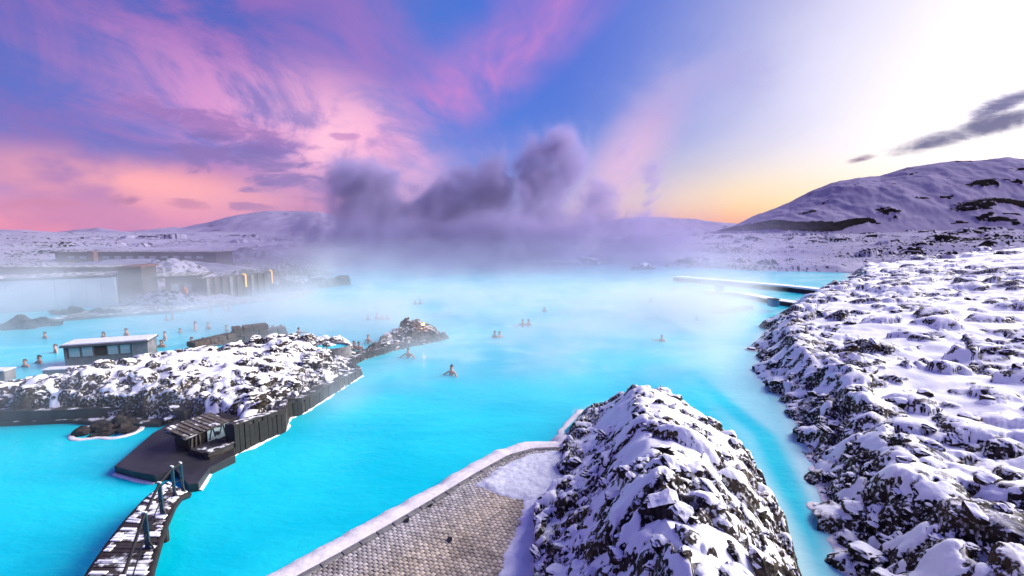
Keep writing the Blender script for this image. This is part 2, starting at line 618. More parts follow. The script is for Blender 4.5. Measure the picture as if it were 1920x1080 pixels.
ISLAND_POLY = [(-30, 17.2), (-24, 17.9), (-21.2, 19.2), (-20.2, 21.0), (-18.7, 23.6), (-16.2, 26.4), (-13.7, 28.6), (-10.6, 28.4), (-9.4, 26.0), (-9.0, 24.2), (-8.05, 22.6), (-8.45, 20.0), (-8.9, 18.2), (-9.3, 17.5), (-8.9, 16.5), (-9.6, 15.2), (-10.6, 16.2), (-13, 17.2), (-20, 17.1), (-30, 16.8)]


def bank_base(X, Y):
    d = seg_dist(X, Y, BANK_POLY) + 0.35 * fbm(X * 0.55, Y * 0.55, 3, 3)
    z = np.where(d < 0, d * 0.5, 1.15 * sst(d, -0.05, 1.7) + 0.088 * np.maximum(d - 1.2, 0) + 0.06 * np.maximum(d - 12, 0))
    lim = 8.6
    z = np.where(z > 2.5, 2.5 + (lim - 2.5) * (1 - np.exp(-(z - 2.5) / (lim - 2.5))), z)
    return z + 0.28 * fbm(X * 0.16, Y * 0.16, 3, 21) * sst(d, 0.5, 6) - 0.03


def mound_base(X, Y):
    d = seg_dist(X, Y, MOUND_POLY) + 0.22 * fbm(X * 0.8, Y * 0.8, 3, 5)
    top = np.interp(Y, [0, 4, 7, 10, 14, 17, 18.5, 19.5], [3.5, 3.3, 3.05, 2.55, 1.95, 1.72, 1.40, 0.7])
    # the side towards the channel is steep, the side towards the paving slopes
    side = np.clip((X - np.interp(Y, [0, 9, 16, 19], [3.0, 4.2, 5.0, 5.2])) / 2.0, -1, 1)
    w = 1.85 - 1.2 * side
    z = np.where(d < 0, d * 1.2, top * (0.30 * sst(d, -0.05, 0.35) + 0.70 * sst(d, 0.0, w * 1.15)))
    xr = np.interp(Y, [0, 6, 10, 14, 18, 19], [2.4, 2.8, 3.5, 4.4, 5.3, 5.4])
    cut = 1 - 0.36 * sst(np.abs(X - xr), 0.1, 2.5)
    return np.where(z > 0, z * cut, z) + 0.12 * fbm(X * 0.5, Y * 0.5, 3, 8)


def island_base(X, Y):
    d = seg_dist(X, Y, ISLAND_POLY) + 0.2 * fbm(X * 0.7, Y * 0.7, 3, 6)
    top = np.interp(X, [-30, -22, -18, -13, -10, -8], [1.15, 1.15, 1.2, 1.05, 0.82, 0.5]) * np.where(Y > 20, np.interp(Y, [20, 24, 28], [1, 0.85, 0.75]), 1)
    z = np.where(d < 0, d * 0.8, 0.72 * top * sst(d, -0.1, 0.4) + 0.28 * top * sst(d, 0.3, 1.4) + 0.20 * sst(d, 1.0, 4))
    return z + 0.10 * fbm(X * 0.4, Y * 0.4, 3, 9)


# ------------------------------------------------------------------ ground: lava bank, lava mound, lava island
def bank_dens(X, Y):
    d = seg_dist(X, Y, BANK_POLY)
    clump = sst(fbm(X * 0.22, Y * 0.22, 3, 40), -0.15, 0.45)
    return np.where(d > -0.2, np.where(d < 2.5, 1.0, 0.22 + 0.6 * clump), 0)


def bank_snow(X, Y):
    d = seg_dist(X, Y, BANK_POLY)
    clump = fbm(X * 0.25, Y * 0.25, 3, 40)
    return -0.34 + 0.44 * sst(d, 0.6, 2.6) + 0.09 * sst(d, 2, 7) - 0.10 * clump


rocks = scatter_rocks(4200, (4, 26, 3, 24), (0.09, 0.85), (0.35, 0.75), 1, bank_dens, 0.07, 0.22)
rocks += scatter_rocks(7500, (10, 64, 20, 66), (0.16, 1.1), (0.3, 0.6), 2, bank_dens, 0.08, 0.18)
rocks += scatter_rocks(3000, (25, 130, 40, 130), (0.4, 1.9), (0.2, 0.45), 3, bank_dens, 0.10, 0.12)
bank, BV, BS = lava_field('lava_bank', (22, 62, 5.5, 150), (620, 820), bank_base, rocks, bank_snow, 0.11, seed=2)
place_stones(bank, BV, 300, (0.10, 0.42), 51, lambda x, y, z: (z < 2.6) * (z > 0.02) * (y < 42) * np.where(z < 0.9, 1.0, 0.35) / (1 + 0.03 * np.hypot(x, y) ** 1.3), snow=BS)

mound_rocks = scatter_rocks(1500, (0.5, 8, 2, 20), (0.06, 0.42), (0.4, 0.8), 5, lambda X, Y: (seg_dist(X, Y, MOUND_POLY) > 0.0) * 1.0, 0.06, 0.25)
mound_rocks += scatter_rocks(420, (0.0, 7, 4.5, 11.5), (0.07, 0.36), (0.5, 0.9), 6, lambda X, Y: (seg_dist(X, Y, MOUND_POLY) > 0.2) * 1.0, 0.05, 0.3)
# the large tilted slabs in front
for px, py, z, a, b, rot, h, gx, gy in [
        (1185, 945, 2.6, 0.85, 0.55, -0.25, 0.5, -0.05, 0.15), (1250, 930, 2.4, 0.70, 0.34, -0.75, 0.38, 0.05, 0.15),
        (1310, 890, 2.0, 0.8, 0.34, -0.55, 0.40, 0.0, 0.2), (1095, 1060, 3.0, 0.50, 0.38, 0.2, 0.40, 0.0, 0.2),
        (1390, 930, 1.9, 0.5, 0.32, -0.4, 0.35, 0.05, 0.1), (1060, 905, 1.5, 0.30, 0.24, 0.4, 0.4, 0.1, 0.1),
        (1180, 840, 1.9, 0.85, 0.5, 0.0, 0.32, 0.05, 0.12), (1320, 1010, 2.5, 0.45, 0.3, -0.5, 0.35, 0.0, 0.1)]:
    c = P(px, py, z)
    mound_rocks.append((c.x, c.y, a, b, rot, h, gx, gy, 0.09))
mound, MV, MS = lava_field('lava_mound', (3, 40, 4.6, 20.5), (560, 560), mound_base, mound_rocks,
                           lambda X, Y: -0.10 + 0.25 * sst(seg_dist(X, Y, MOUND_POLY), 0.2, 1.2) - 0.12 * fbm(X * 0.6, Y * 0.6, 3, 44) - 0.05 * (1 - sst(Y, 8, 12)), 0.12, fine=0.9, seed=3)
place_stones(mound, MV, 130, (0.08, 0.30), 52, lambda x, y, z: (z > 0.1) * (seg_dist(x, y, MOUND_POLY) > 0.45) * (y > 5) * 1.0, snow=MS)

isl_rocks = scatter_rocks(2600, (-30, -8, 14.5, 29), (0.10, 0.62), (0.35, 0.7), 8,
                          lambda X, Y: np.where(seg_dist(X, Y, ISLAND_POLY) > 0.05, np.clip(0.35 + 0.8 * sst(X, -16, -10) + 1.0 * (seg_dist(X, Y, ISLAND_POLY) < 1.6), 0, 1), 0), 0.06, 0.2)
island, IV, IS = lava_field('lava_island', (-64, -15, 16.4, 37), (620, 420), island_base, isl_rocks,
                            lambda X, Y: -0.26 + 0.44 * sst(seg_dist(X, Y, ISLAND_POLY), 0.5, 2.2) - 0.14 * fbm(X * 0.45, Y * 0.45, 3, 45) - 0.12 * sst(X, -15, -10), 0.11, seed=5)
place_stones(island, IV, 170, (0.12, 0.42), 53, lambda x, y, z: (z > 0.1) * (x > -28) * np.where(x > -15, 1.0, 0.4), snow=IS)


# ------------------------------------------------------------------ water
def mat_water():
    m, N, b, out = new_mat('milky_lagoon_water')
    p = world_pos(N)
    x, y, z = N.sep(p)
    n = N.noise(N.comb(N.mul(x, 0.10), N.mul(y, 0.22), 0.0), 1.0, 4, 0.55, 0.6)
    shelf = N.n('ShaderNodeAttribute', attribute_name='shelf').outputs['Fac']
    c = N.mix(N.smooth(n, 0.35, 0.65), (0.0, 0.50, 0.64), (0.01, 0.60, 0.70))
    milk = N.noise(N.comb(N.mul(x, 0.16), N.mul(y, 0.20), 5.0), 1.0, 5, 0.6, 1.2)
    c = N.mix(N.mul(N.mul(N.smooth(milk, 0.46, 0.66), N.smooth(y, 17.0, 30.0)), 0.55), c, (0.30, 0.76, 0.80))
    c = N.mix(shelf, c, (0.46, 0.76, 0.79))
    N.put(b.inputs['Base Color'], c)
    b.inputs['Roughness'].default_value = 0.16
    b.inputs['IOR'].default_value = 1.33
    b.inputs['Specular IOR Level'].default_value = 0.25
    w1 = N.noise(N.comb(N.mul(x, 1.1), N.mul(y, 2.6), 0.0), 1.0, 3, 0.55, 0.4)
    w2 = N.noise(N.comb(N.mul(x, 5.0), N.mul(y, 9.0), 2.0), 1.0, 2, 0.5)
    bump(N, b, N.add(w1, N.mul(w2, 0.25)), 0.5, 0.05)
    return m


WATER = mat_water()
az, r, X, Y = polar(-82, 82, 3.0, 140, 420, 300)
d_sh = np.minimum(np.abs(seg_dist(X, Y, BANK_POLY)), np.abs(seg_dist(X, Y, MOUND_POLY)))
chan = sst(X - 0.28 * Y, 2.6, 5.0) * (1 - sst(Y, 26, 40))
shelf = np.clip(np.exp(-(d_sh / 0.45) ** 2) * 0.9 * (X > 2.5) + chan * 0.55 * sst(np.abs(X - np.interp(Y, [8, 12, 16], [7.0, 8.0, 9.3])), 0.15, 0.7), 0, 1)
V = np.stack([X.ravel(), Y.ravel(), 0 * X.ravel()], -1)
F = grid_faces(300, 420, Y > -5)[:, ::-1]
V, F, A = compact(V, F, {'shelf': shelf.ravel()})
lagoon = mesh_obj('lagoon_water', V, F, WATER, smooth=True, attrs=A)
tag(lagoon, kind='structure')

# ------------------------------------------------------------------ far ground and hills
def mat_far(name, c0, c1):
    m, N, b, out = new_mat(name)
    p = world_pos(N)
    at = N.n('ShaderNodeAttribute', attribute_name='snow').outputs['Fac']
    n1 = N.noise(p, 0.35, 5, 0.65)
    n2 = N.noise(p, 0.03, 4, 0.6)
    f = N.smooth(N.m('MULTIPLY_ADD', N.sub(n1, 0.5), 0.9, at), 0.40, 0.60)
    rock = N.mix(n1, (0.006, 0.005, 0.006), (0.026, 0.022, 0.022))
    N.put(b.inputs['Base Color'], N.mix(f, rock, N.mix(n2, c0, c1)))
    b.inputs['Roughness'].default_value = 0.9
    b.inputs['Specular IOR Level'].default_value = 0.0
    bump(N, b, N.add(n1, n2), 0.5, 0.6)
    return m


FAR = mat_far('shade_tinted_far_snow', (0.25, 0.24, 0.36), (0.37, 0.36, 0.47))  # snow colour lowered to violet-grey: distance dimming and shade painted in
HILL = mat_far('twilight_tinted_thin_snow', (0.21, 0.185, 0.31), (0.34, 0.31, 0.44))  # thin snow, its colour darkened and tinted violet to paint in twilight shade


def plain_base(X, Y):
    d = -seg_dist(X, Y, LAGOON) + 1.5 * fbm(X * 0.06, Y * 0.06, 3, 60)
    z = np.where(d < 0, d * 0.15, 0.9 * sst(d, 0, 4) + 1.6 * sst(d, 6, 120))
    roll = 1.3 * fbm(X * 0.012, Y * 0.012, 3, 61) + 0.5 * fbm(X * 0.05, Y * 0.05, 3, 62)
    z = z + 4.2 * sst(X - 0.8 * Y, -40, 70) * sst(np.hypot(X, Y), 70, 170)
    return z + roll * sst(d, 2, 40) - 0.25 - 1.0 * (1 - sst(d, -4, 0))


def plain_dens(X, Y):
    d = -seg_dist(X, Y, LAGOON)
    return np.where(d > 0.5, 0.25 + 0.75 * sst(fbm(X * 0.03, Y * 0.03, 3, 66), 0.0, 0.5), 0) * np.where(X < 0, 0.45, 1)


pr = scatter_rocks(5200, (-160, 260, 42, 260), (0.5, 2.4), (0.3, 0.6), 12, plain_dens, 0.10, 0.12)
pr += scatter_rocks(3200, (-300, 700, 180, 800), (1.5, 7.0), (0.2, 0.4), 13, plain_dens, 0.12, 0.08)
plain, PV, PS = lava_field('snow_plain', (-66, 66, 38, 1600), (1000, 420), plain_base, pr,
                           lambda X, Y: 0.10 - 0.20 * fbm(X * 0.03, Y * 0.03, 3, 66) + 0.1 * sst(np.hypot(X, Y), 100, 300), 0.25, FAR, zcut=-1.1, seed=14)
# everything beyond and behind, out to the horizon
az, r, X, Y = polar(-180, 180, 150, 2600, 120, 40)
far_z = np.where((np.abs(np.arctan2(X, Y)) < math.radians(66.5)) & (np.hypot(X, Y) < 1560), -6.0, 0.8)
V = np.stack([X.ravel(), Y.ravel(), far_z.ravel()], -1)
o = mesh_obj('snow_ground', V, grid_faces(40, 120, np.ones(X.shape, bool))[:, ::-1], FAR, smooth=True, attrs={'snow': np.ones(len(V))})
tag(o, kind='structure')


def ridge_hill(name, pts, dist, front, back, amp, seed, span, bands=None, res=(420, 160), rocks=0.0):
    """hill whose crest has the measured outline; front and back are the depths of its slopes"""
    pa = np.array([math.atan2((a - 960), FPX * math.cos(PITCH) - (b - 540) * math.sin(PITCH)) for a, b in pts])
    pz = np.array([D(a, b, dist).z for a, b in pts])
    az = np.linspace(math.radians(span[0]), math.radians(span[1]), res[0])
    t = np.linspace(-1, 1, res[1])
    A, T = np.meshgrid(az, t)
    Yc = dist + np.where(T < 0, T * front, T * back)
    X, Y = Yc * np.tan(A), Yc
    crest = np.interp(A, pa, pz)
    prof = np.where(T < 0, (1 + T) ** 1.0, (1 - T))
    prof = np.where(T < 0, 1 - (1 - prof) ** 1.5, prof)
    prof = sst(prof, -0.25, 1.0)
    prof = (prof - prof.min()) / (prof.max() - prof.min())
    n = fbm(X * 0.006 * 900 / dist, Y * 0.006 * 900 / dist, 6, seed, 0.52)
    gully = 1 - np.abs(fbm(X * 0.011 * 900 / dist, Y * 0.004 * 900 / dist, 5, seed + 3, 0.55))
    w = np.clip(4 * prof * (1 - prof) + 0.12, 0, 1)
    Z = crest * prof + amp * w * (n + 0.45 * (gully - 0.6)) + amp * 0.10 * fbm(X * 0.05 * 900 / dist, Y * 0.05 * 900 / dist, 4, seed + 7) * sst(prof, 0, 0.2)
    snow = np.ones_like(Z)
    if rocks:
        rn = fbm(X * 0.018, Y * 0.05, 5, seed + 12, 0.6)
        snow = 1 - sst(rn + 0.35 * np.abs(n), rocks, rocks + 0.25)
    if bands is not None:
        snow, Z = bands(A, T, X, Y, Z, snow)
    V = np.stack([X.ravel(), Y.ravel(), Z.ravel()], -1)
    F = grid_faces(res[1], res[0], np.ones(Z.shape, bool))[:, ::-1]
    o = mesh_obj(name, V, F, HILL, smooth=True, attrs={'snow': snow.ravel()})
    tag(o, kind='structure')
    return o


def mountain_bands(A, T, X, Y, Z, snow):
    px = 960 + FPX * X / Y
    py = HORIZON - FPX * (Z - CAM_H) / Y
    # dark lava front along the foot of the slope and outcrops higher up
    j = 10 * fbm(X * 0.02, Y * 0.02, 4, 71)
    line = np.interp(px, [1340, 1400, 1450, 1500, 1560, 1620, 1700], [436, 430, 425, 428, 427, 416, 404])
    wid = np.interp(px, [1340, 1380, 1440, 1460, 1560, 1610, 1640], [1, 5, 8, 10, 9, 5, 0])
    dark = sst(wid + 0.25 * j - np.abs(py - line), -1, 2) * (px > 1330) * (px < 1640) * (T < 0)
    out = sst(fbm(X * 0.012, Y * 0.03, 5, 77, 0.6), 0.15, 0.45)
    zone = np.exp(-((px - 1860) / 70) ** 2 - ((py - 398) / 22) ** 2) + np.exp(-((px - 1880) / 90) ** 2 - ((py - 352) / 12) ** 2) + 0.8 * np.exp(-((px - 1690 + (py - 400) * 2.0) / 60) ** 2 - ((py - 400) / 16) ** 2)
    dark = np.maximum(dark, np.clip(out * zone * 1.5, 0, 1))
    return np.minimum(snow, 1 - dark), Z + 4 * dark


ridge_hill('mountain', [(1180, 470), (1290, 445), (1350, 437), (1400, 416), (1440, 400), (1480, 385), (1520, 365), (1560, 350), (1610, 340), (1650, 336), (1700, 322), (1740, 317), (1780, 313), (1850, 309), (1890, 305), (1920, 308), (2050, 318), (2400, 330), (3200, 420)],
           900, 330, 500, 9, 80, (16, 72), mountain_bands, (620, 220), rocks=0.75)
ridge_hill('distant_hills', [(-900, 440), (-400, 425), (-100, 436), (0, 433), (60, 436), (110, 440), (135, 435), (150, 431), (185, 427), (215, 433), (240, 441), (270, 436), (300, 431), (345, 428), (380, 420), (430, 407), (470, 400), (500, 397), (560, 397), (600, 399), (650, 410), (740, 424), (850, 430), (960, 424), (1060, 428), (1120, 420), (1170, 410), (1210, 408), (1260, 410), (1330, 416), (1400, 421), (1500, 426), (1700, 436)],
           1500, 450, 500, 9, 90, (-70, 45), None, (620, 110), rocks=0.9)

# ------------------------------------------------------------------ object helpers and materials
def thing(name, label, cat, loc=(0, 0, 0), rotz=0.0, group=None):
    o = bpy.data.objects.new(name, None)
    o.location = loc
    o.rotation_euler = (0, 0, rotz)
    o.empty_display_size = 0.2
    return tag(link(o), label, cat, group)


def simple_mat(name, col, rough=0.7, var=0.25, scale=6.0, metal=0.0, spec=0.3, snow=None, bump_d=0.01, stretch=(1, 1, 1)):
    """plain material with mottling; snow: lowest upward-facing value on which snow rests"""
    m, N, b, out = new_mat(name)
    p = N.v('MULTIPLY', world_pos(N), stretch)
    n = N.noise(p, scale, 5, 0.6)
    c = N.mix(N.smooth(n, 0.3, 0.7), tuple(q * (1 - var) for q in col), tuple(min(q * (1 + var), 1) for q in col))
    r = rough
    if snow is not None:
        nz = N.sep(N.n('ShaderNodeNewGeometry').outputs['Normal'])[2]
        n2 = N.noise(world_pos(N), 2.3, 5, 0.62)
        f = N.mul(N.smooth(nz, 0.55, 0.8), N.smooth(n2, snow, snow + 0.10))
        c = N.mix(f, c, (0.86, 0.87, 0.91))
    N.put(b.inputs['Base Color'], c)
    b.inputs['Roughness'].default_value = r
    b.inputs['Metallic'].default_value = metal
    b.inputs['Specular IOR Level'].default_value = spec
    if bump_d:
        bump(N, b, n, 0.6, bump_d)
    return m


M = {
    'timber': simple_mat('dark_wet_timber', (0.018, 0.015, 0.0145), 0.6, 0.45, 5, stretch=(1, 1, 5)),
    'lava_bare': simple_mat('bare_dark_lava', (0.030, 0.025, 0.024), 0.85, 0.5, 4, bump_d=0.05),
    'timber_worn': simple_mat('worn_brown_timber', (0.045, 0.034, 0.028), 0.75, 0.5, 6, stretch=(1, 1, 4)),
    'timber_snow': simple_mat('dark_timber_with_snow', (0.035, 0.028, 0.026), 0.6, 0.4, 5, snow=0.50),
    'plank': simple_mat('bridge_plank_with_snow', (0.040, 0.032, 0.030), 0.65, 0.4, 8, snow=0.50),
    'deck': simple_mat('dark_wet_deck', (0.035, 0.034, 0.040), 0.42, 0.35, 1.6),
    'concrete': simple_mat('grey_concrete', (0.16, 0.15, 0.16), 0.8, 0.3, 2.5, snow=0.52),
    'concrete_dark': simple_mat('dark_concrete', (0.040, 0.037, 0.040), 0.75, 0.35, 2.5, snow=0.54),
    'brown': simple_mat('brown_lava_masonry', (0.075, 0.052, 0.040), 0.85, 0.45, 6, bump_d=0.03),
    'teal': simple_mat('teal_painted_steel', (0.020, 0.055, 0.078), 0.45, 0.2, 5, bump_d=0),
    'teal_box': simple_mat('bright_blue_plastic', (0.02, 0.20, 0.36), 0.5, 0.15, 5, bump_d=0),
    'snow': simple_mat('packed_snow', (0.87, 0.875, 0.91), 0.75, 0.03, 3, bump_d=0.05),
    'snow_path': simple_mat('trodden_snow', (0.66, 0.68, 0.76), 0.75, 0.12, 7, bump_d=0.05),
    'silica': simple_mat('white_silica_crust', (0.80, 0.75, 0.75), 0.7, 0.10, 8, bump_d=0.02),
    'wall_pale': simple_mat('pale_blue_rendered_wall', (0.34, 0.41, 0.50), 0.7, 0.08, 0.8, bump_d=0),
    'facade_dark': simple_mat('dark_brown_cladding', (0.030, 0.024, 0.024), 0.6, 0.3, 1.2, bump_d=0),
    'roof_dark': simple_mat('dark_flat_roof_edge', (0.030, 0.026, 0.030), 0.7, 0.3, 1.2, bump_d=0),
    'roof_snow': simple_mat('roof_with_snow', (0.05, 0.045, 0.05), 0.7, 0.2, 1.2, snow=0.50),
    'chimney': simple_mat('red_brown_cladding', (0.13, 0.055, 0.045), 0.7, 0.3, 2, bump_d=0),
    'stone_grey': simple_mat('grey_stone_coping', (0.17, 0.165, 0.17), 0.8, 0.3, 5, bump_d=0.02),
    'frame': simple_mat('grey_metal_frame', (0.10, 0.10, 0.115), 0.5, 0.2, 5, bump_d=0),
    'iron': simple_mat('black_iron', (0.012, 0.012, 0.014), 0.5, 0.2, 5, bump_d=0),
    'slat': simple_mat('weathered_slat_with_snow', (0.11, 0.095, 0.085), 0.75, 0.4, 9, snow=0.56),
    'poster_dark': simple_mat('dark_print', (0.02, 0.03, 0.045), 0.5, 0.2, 8, bump_d=0),
    'poster': simple_mat('pale_teal_board', (0.34, 0.46, 0.50), 0.55, 0.25, 9, bump_d=0),
    'orange_cloth': simple_mat('orange_jacket_cloth', (0.62, 0.16, 0.04), 0.8, 0.15, 12, bump_d=0),
    'dark_cloth': simple_mat('dark_trouser_cloth', (0.03, 0.03, 0.045), 0.85, 0.2, 12, bump_d=0),
    'eye': simple_mat('eye_dark', (0.02, 0.015, 0.012), 0.3, 0, 5, bump_d=0),
    'lips': simple_mat('lips', (0.45, 0.15, 0.13), 0.5, 0, 5, bump_d=0),
}


def mat_glass():
    m, N, b, out = new_mat('window_glass')
    b.inputs['Base Color'].default_value = (0.30, 0.40, 0.42, 1)
    b.inputs['Roughness'].default_value = 0.08
    b.inputs['Specular IOR Level'].default_value = 0.8
    return m


M['glass'] = mat_glass()


def mat_emit(name, col, s):
    m, N, b, out = new_mat(name)
    b.inputs['Base Color'].default_value = (*col, 1)
    b.inputs['Emission Color'].default_value = (*col, 1)
    b.inputs['Emission Strength'].default_value = s
    return m


M['lamp'] = mat_emit('warm_lamp_glass', (1.0, 0.45, 0.08), 14)
M['lamp_yellow'] = mat_emit('yellow_lamp_tube', (1.0, 0.50, 0.06), 0.6)


def prism(name, poly, z0, z1, mat, parent=None, bevel=0.0, shift=None):
    """closed solid from an outline in plan"""
    bm = bmesh.new()
    pts = [Vector((p[0], p[1])) for p in poly]
    area = sum(pts[i].x * pts[(i + 1) % len(pts)].y - pts[(i + 1) % len(pts)].x * pts[i].y for i in range(len(pts)))
    if area < 0:
        pts.reverse()
    lo = [bm.verts.new((p.x, p.y, z0)) for p in pts]
    hi = [bm.verts.new((p.x, p.y, z1)) for p in pts]
    n = len(pts)
    bm.faces.new(hi)
    bm.faces.new(lo[::-1])
    for i in range(n):
        bm.faces.new((lo[i], lo[(i + 1) % n], hi[(i + 1) % n], hi[i]))
    if bevel:
        bmesh.ops.bevel(bm, geom=list(bm.edges), offset=bevel, segments=1, affect='EDGES')
    me = bpy.data.meshes.new(name)
    bm.to_mesh(me)
    bm.free()
    me.materials.append(mat)
    return link(bpy.data.objects.new(name, me), parent)


_box_cache = {}


def box(name, c, size, mat, parent=None, rot=(0, 0, 0), bevel=0.06):
    """box with softened edges; alike boxes share one mesh"""
    key = (tuple(round(s, 4) for s in size), mat.name, bevel, name)
    me = _box_cache.get(key)
    if me is None:
        bm = bmesh.new()
        bmesh.ops.create_cube(bm, size=1.0)
        for v in bm.verts:
            v.co = Vector([v.co[i] * size[i] for i in range(3)])
        bmesh.ops.bevel(bm, geom=list(bm.edges), offset=min(size) * bevel * 2, segments=1, affect='EDGES')
        me = bpy.data.meshes.new(name)
        bm.to_mesh(me)
        bm.free()
        me.materials.append(mat)
        _box_cache[key] = me
    o = bpy.data.objects.new(name, me)
    o.location = c
    o.rotation_euler = rot
    return link(o, parent)


def tube(name, pts, r, mat, parent=None, n=8):
    bm = bmesh.new()
    rings = []
    pts = [Vector(p) for p in pts]
    rad = r if hasattr(r, '__len__') else [r] * len(pts)
    for i, p in enumerate(pts):
        d = (pts[min(i + 1, len(pts) - 1)] - pts[max(i - 1, 0)]).normalized()
        q = d.to_track_quat('Z', 'Y')
        rings.append([bm.verts.new(p + q @ Vector((math.cos(a) * rad[i], math.sin(a) * rad[i], 0))) for a in [2 * math.pi * k / n for k in range(n)]])
    for a, b in zip(rings, rings[1:]):
        for k in range(n):
            bm.faces.new((a[k], a[(k + 1) % n], b[(k + 1) % n], b[k]))
    bm.faces.new(rings[0][::-1])
    bm.faces.new(rings[-1])
    me = bpy.data.meshes.new(name)
    bm.to_mesh(me)
    bm.free()
    me.materials.append(mat)
    for f in me.polygons:
        f.use_smooth = len(f.vertices) == 4
    return link(bpy.data.objects.new(name, me), parent)


def resample(pts, step, closed=False):
    out = []
    pts = [Vector(p) for p in pts]
    if closed:
        pts = pts + [pts[0]]
    for a, b in zip(pts, pts[1:]):
        k = max(1, int((b - a).length / step))
        out += [a.lerp(b, i / k) for i in range(k)]
    if not closed:
        out.append(pts[-1])
    return out


def crust(name, line, win, wout, ztop, mat, parent=None, seed=0, step=0.09, jit=0.35, closed=False):
    """ragged mineral crust along a water line: a low rounded strip, its outer side dipping under the water"""
    L = resample([Vector((p[0], p[1], 0)) for p in line], step, closed)
    n = len(L)
    verts, faces = [], []
    prof = [(-win, ztop * 0.8), (-win * 0.35, ztop), (wout * 0.35, ztop * 0.75), (wout * 0.85, 0.012), (wout, -0.03)]
    for i, p in enumerate(L):
        d = (L[(i + 1) % n if closed else min(i + 1, n - 1)] - L[i - 1 if (closed or i) else 0])
        d.z = 0
        d.normalize()
        nrm = Vector((-d.y, d.x, 0))
        j = 1 + jit * float(fbm(np.array(p.x * 1.6), np.array(p.y * 1.6), 3, 90 + seed))
        for w, z in prof:
            k = w * (j if w > 0 else 1)
            verts.append((p.x + nrm.x * k, p.y + nrm.y * k, z * (0.8 + 0.4 * j * 0.5)))
    m_ = len(prof)
    for i in range(n if closed else n - 1):
        a, b = i * m_, ((i + 1) % n) * m_
        for k in range(m_ - 1):
            faces.append((a + k, b + k, b + k + 1, a + k + 1))
    o = mesh_obj(name, verts, faces, mat, parent, smooth=True)
    # make it face up
    if sum(f.normal.z for f in o.data.polygons) < 0:
        o.data.flip_normals()
    return o


# ------------------------------------------------------------------ paved terrace with setts
TERRACE = xy([(556, 1080), (640, 1034), (735, 980), (810, 936), (900, 882), (955, 852), (1000, 840), (1044, 838)], 0.24) + [(2.2, 15.6), (2.6, 12), (2.0, 4.0), (-10.5, 2.0), (-8.6, 5.5)]
pave = prism('pavement', TERRACE, -0.3, 0.20, simple_mat('sett_joint_sand', (0.10, 0.085, 0.075), 0.9, 0.3, 14))
tag(pave, kind='structure')
ca, sa = math.cos(math.radians(50)), math.sin(math.radians(50))
sw, sl, gap = 0.092, 0.105, 0.014
U, Vv = np.meshgrid(np.arange(-6, 22, sl + gap), np.arange(-16, 12, sw + gap))
U = U + (np.arange(U.shape[0]) % 2)[:, None] * 0.5 * (sl + gap)
bend = 0.020 * (U - 8) ** 2 * 0
CX, CY = U * ca - (Vv + bend) * sa, U * sa + (Vv + bend) * ca
din = seg_dist(CX, CY, TERRACE)
CX, CY, UU, dd = CX[din > 0.10], CY[din > 0.10], U[din > 0.10], din[din > 0.10]
vis = (CY > 6.3) & (seg_dist(CX, CY, MOUND_POLY) < 0.3)
CX, CY, dd = CX[vis], CY[vis], dd[vis]
n = len(CX)
hx, hy = sl / 2, sw / 2
hz = 0.200 + RNG.uniform(0.008, 0.024, n)
rotj = math.radians(50) + RNG.normal(0, 0.03, n)
quad = np.array([(-1, -1), (1, -1), (1, 1), (-1, 1)], float)
ring_in = quad * np.array((hx, hy)) * 0.80
ring_out = quad * np.array((hx, hy))
VV = []
for ring, lev in ((ring_out, 'lo'), (ring_out, 'mid'), (ring_in, 'hi')):
    rx = ring[None, :, 0] * np.cos(rotj)[:, None] - ring[None, :, 1] * np.sin(rotj)[:, None] + CX[:, None]
    ry = ring[None, :, 0] * np.sin(rotj)[:, None] + ring[None, :, 1] * np.cos(rotj)[:, None] + CY[:, None]
    zz = {'lo': np.full(n, 0.19), 'mid': hz - 0.008, 'hi': hz}[lev][:, None] + 0 * rx
    VV.append(np.stack([rx, ry, zz], -1))
VV = np.concatenate(VV, 1).reshape(-1, 3)
f0 = []
for k in range(4):
    f0.append((k, (k + 1) % 4, 4 + (k + 1) % 4, 4 + k))
    f0.append((4 + k, 4 + (k + 1) % 4, 8 + (k + 1) % 4, 8 + k))
f0.append((8, 9, 10, 11))
FF = (np.arange(n)[:, None, None] * 12 + np.array(f0)[None]).reshape(-1, 4)
# each sett its own tone; the ones by the water are greyer
tone = RNG.uniform(0.6, 1.35, n)
warm = sst(dd, 0.3, 1.6)[:, None]
bc = (np.array((0.40, 0.375, 0.37)) * (1 - warm) + np.array((0.50, 0.42, 0.32)) * warm) * tone[:, None]


def mat_sett():
    m, N, b, out = new_mat('stone_sett')
    p = world_pos(N)
    at = N.n('ShaderNodeAttribute', attribute_name='tone').outputs['Color']
    nn = N.noise(p, 40, 4, 0.6)
    big = N.noise(p, 0.7, 3, 0.55)
    c = N.mix(N.mul(N.smooth(nn, 0.50, 0.68), 0.55), at, (0.68, 0.66, 0.66))
    c = N.mix(N.mul(N.smooth(big, 0.50, 0.70), 0.50), c, (0.13, 0.10, 0.075))
    N.put(b.inputs['Base Color'], c)
    b.inputs['Roughness'].default_value = 0.75
    bump(N, b, nn, 0.5, 0.01)
    return m


setts = mesh_obj('setts', VV, FF, mat_sett(), pave, attrs={'tone': np.repeat(bc, 12, 0)})
tag(setts, kind='stuff')
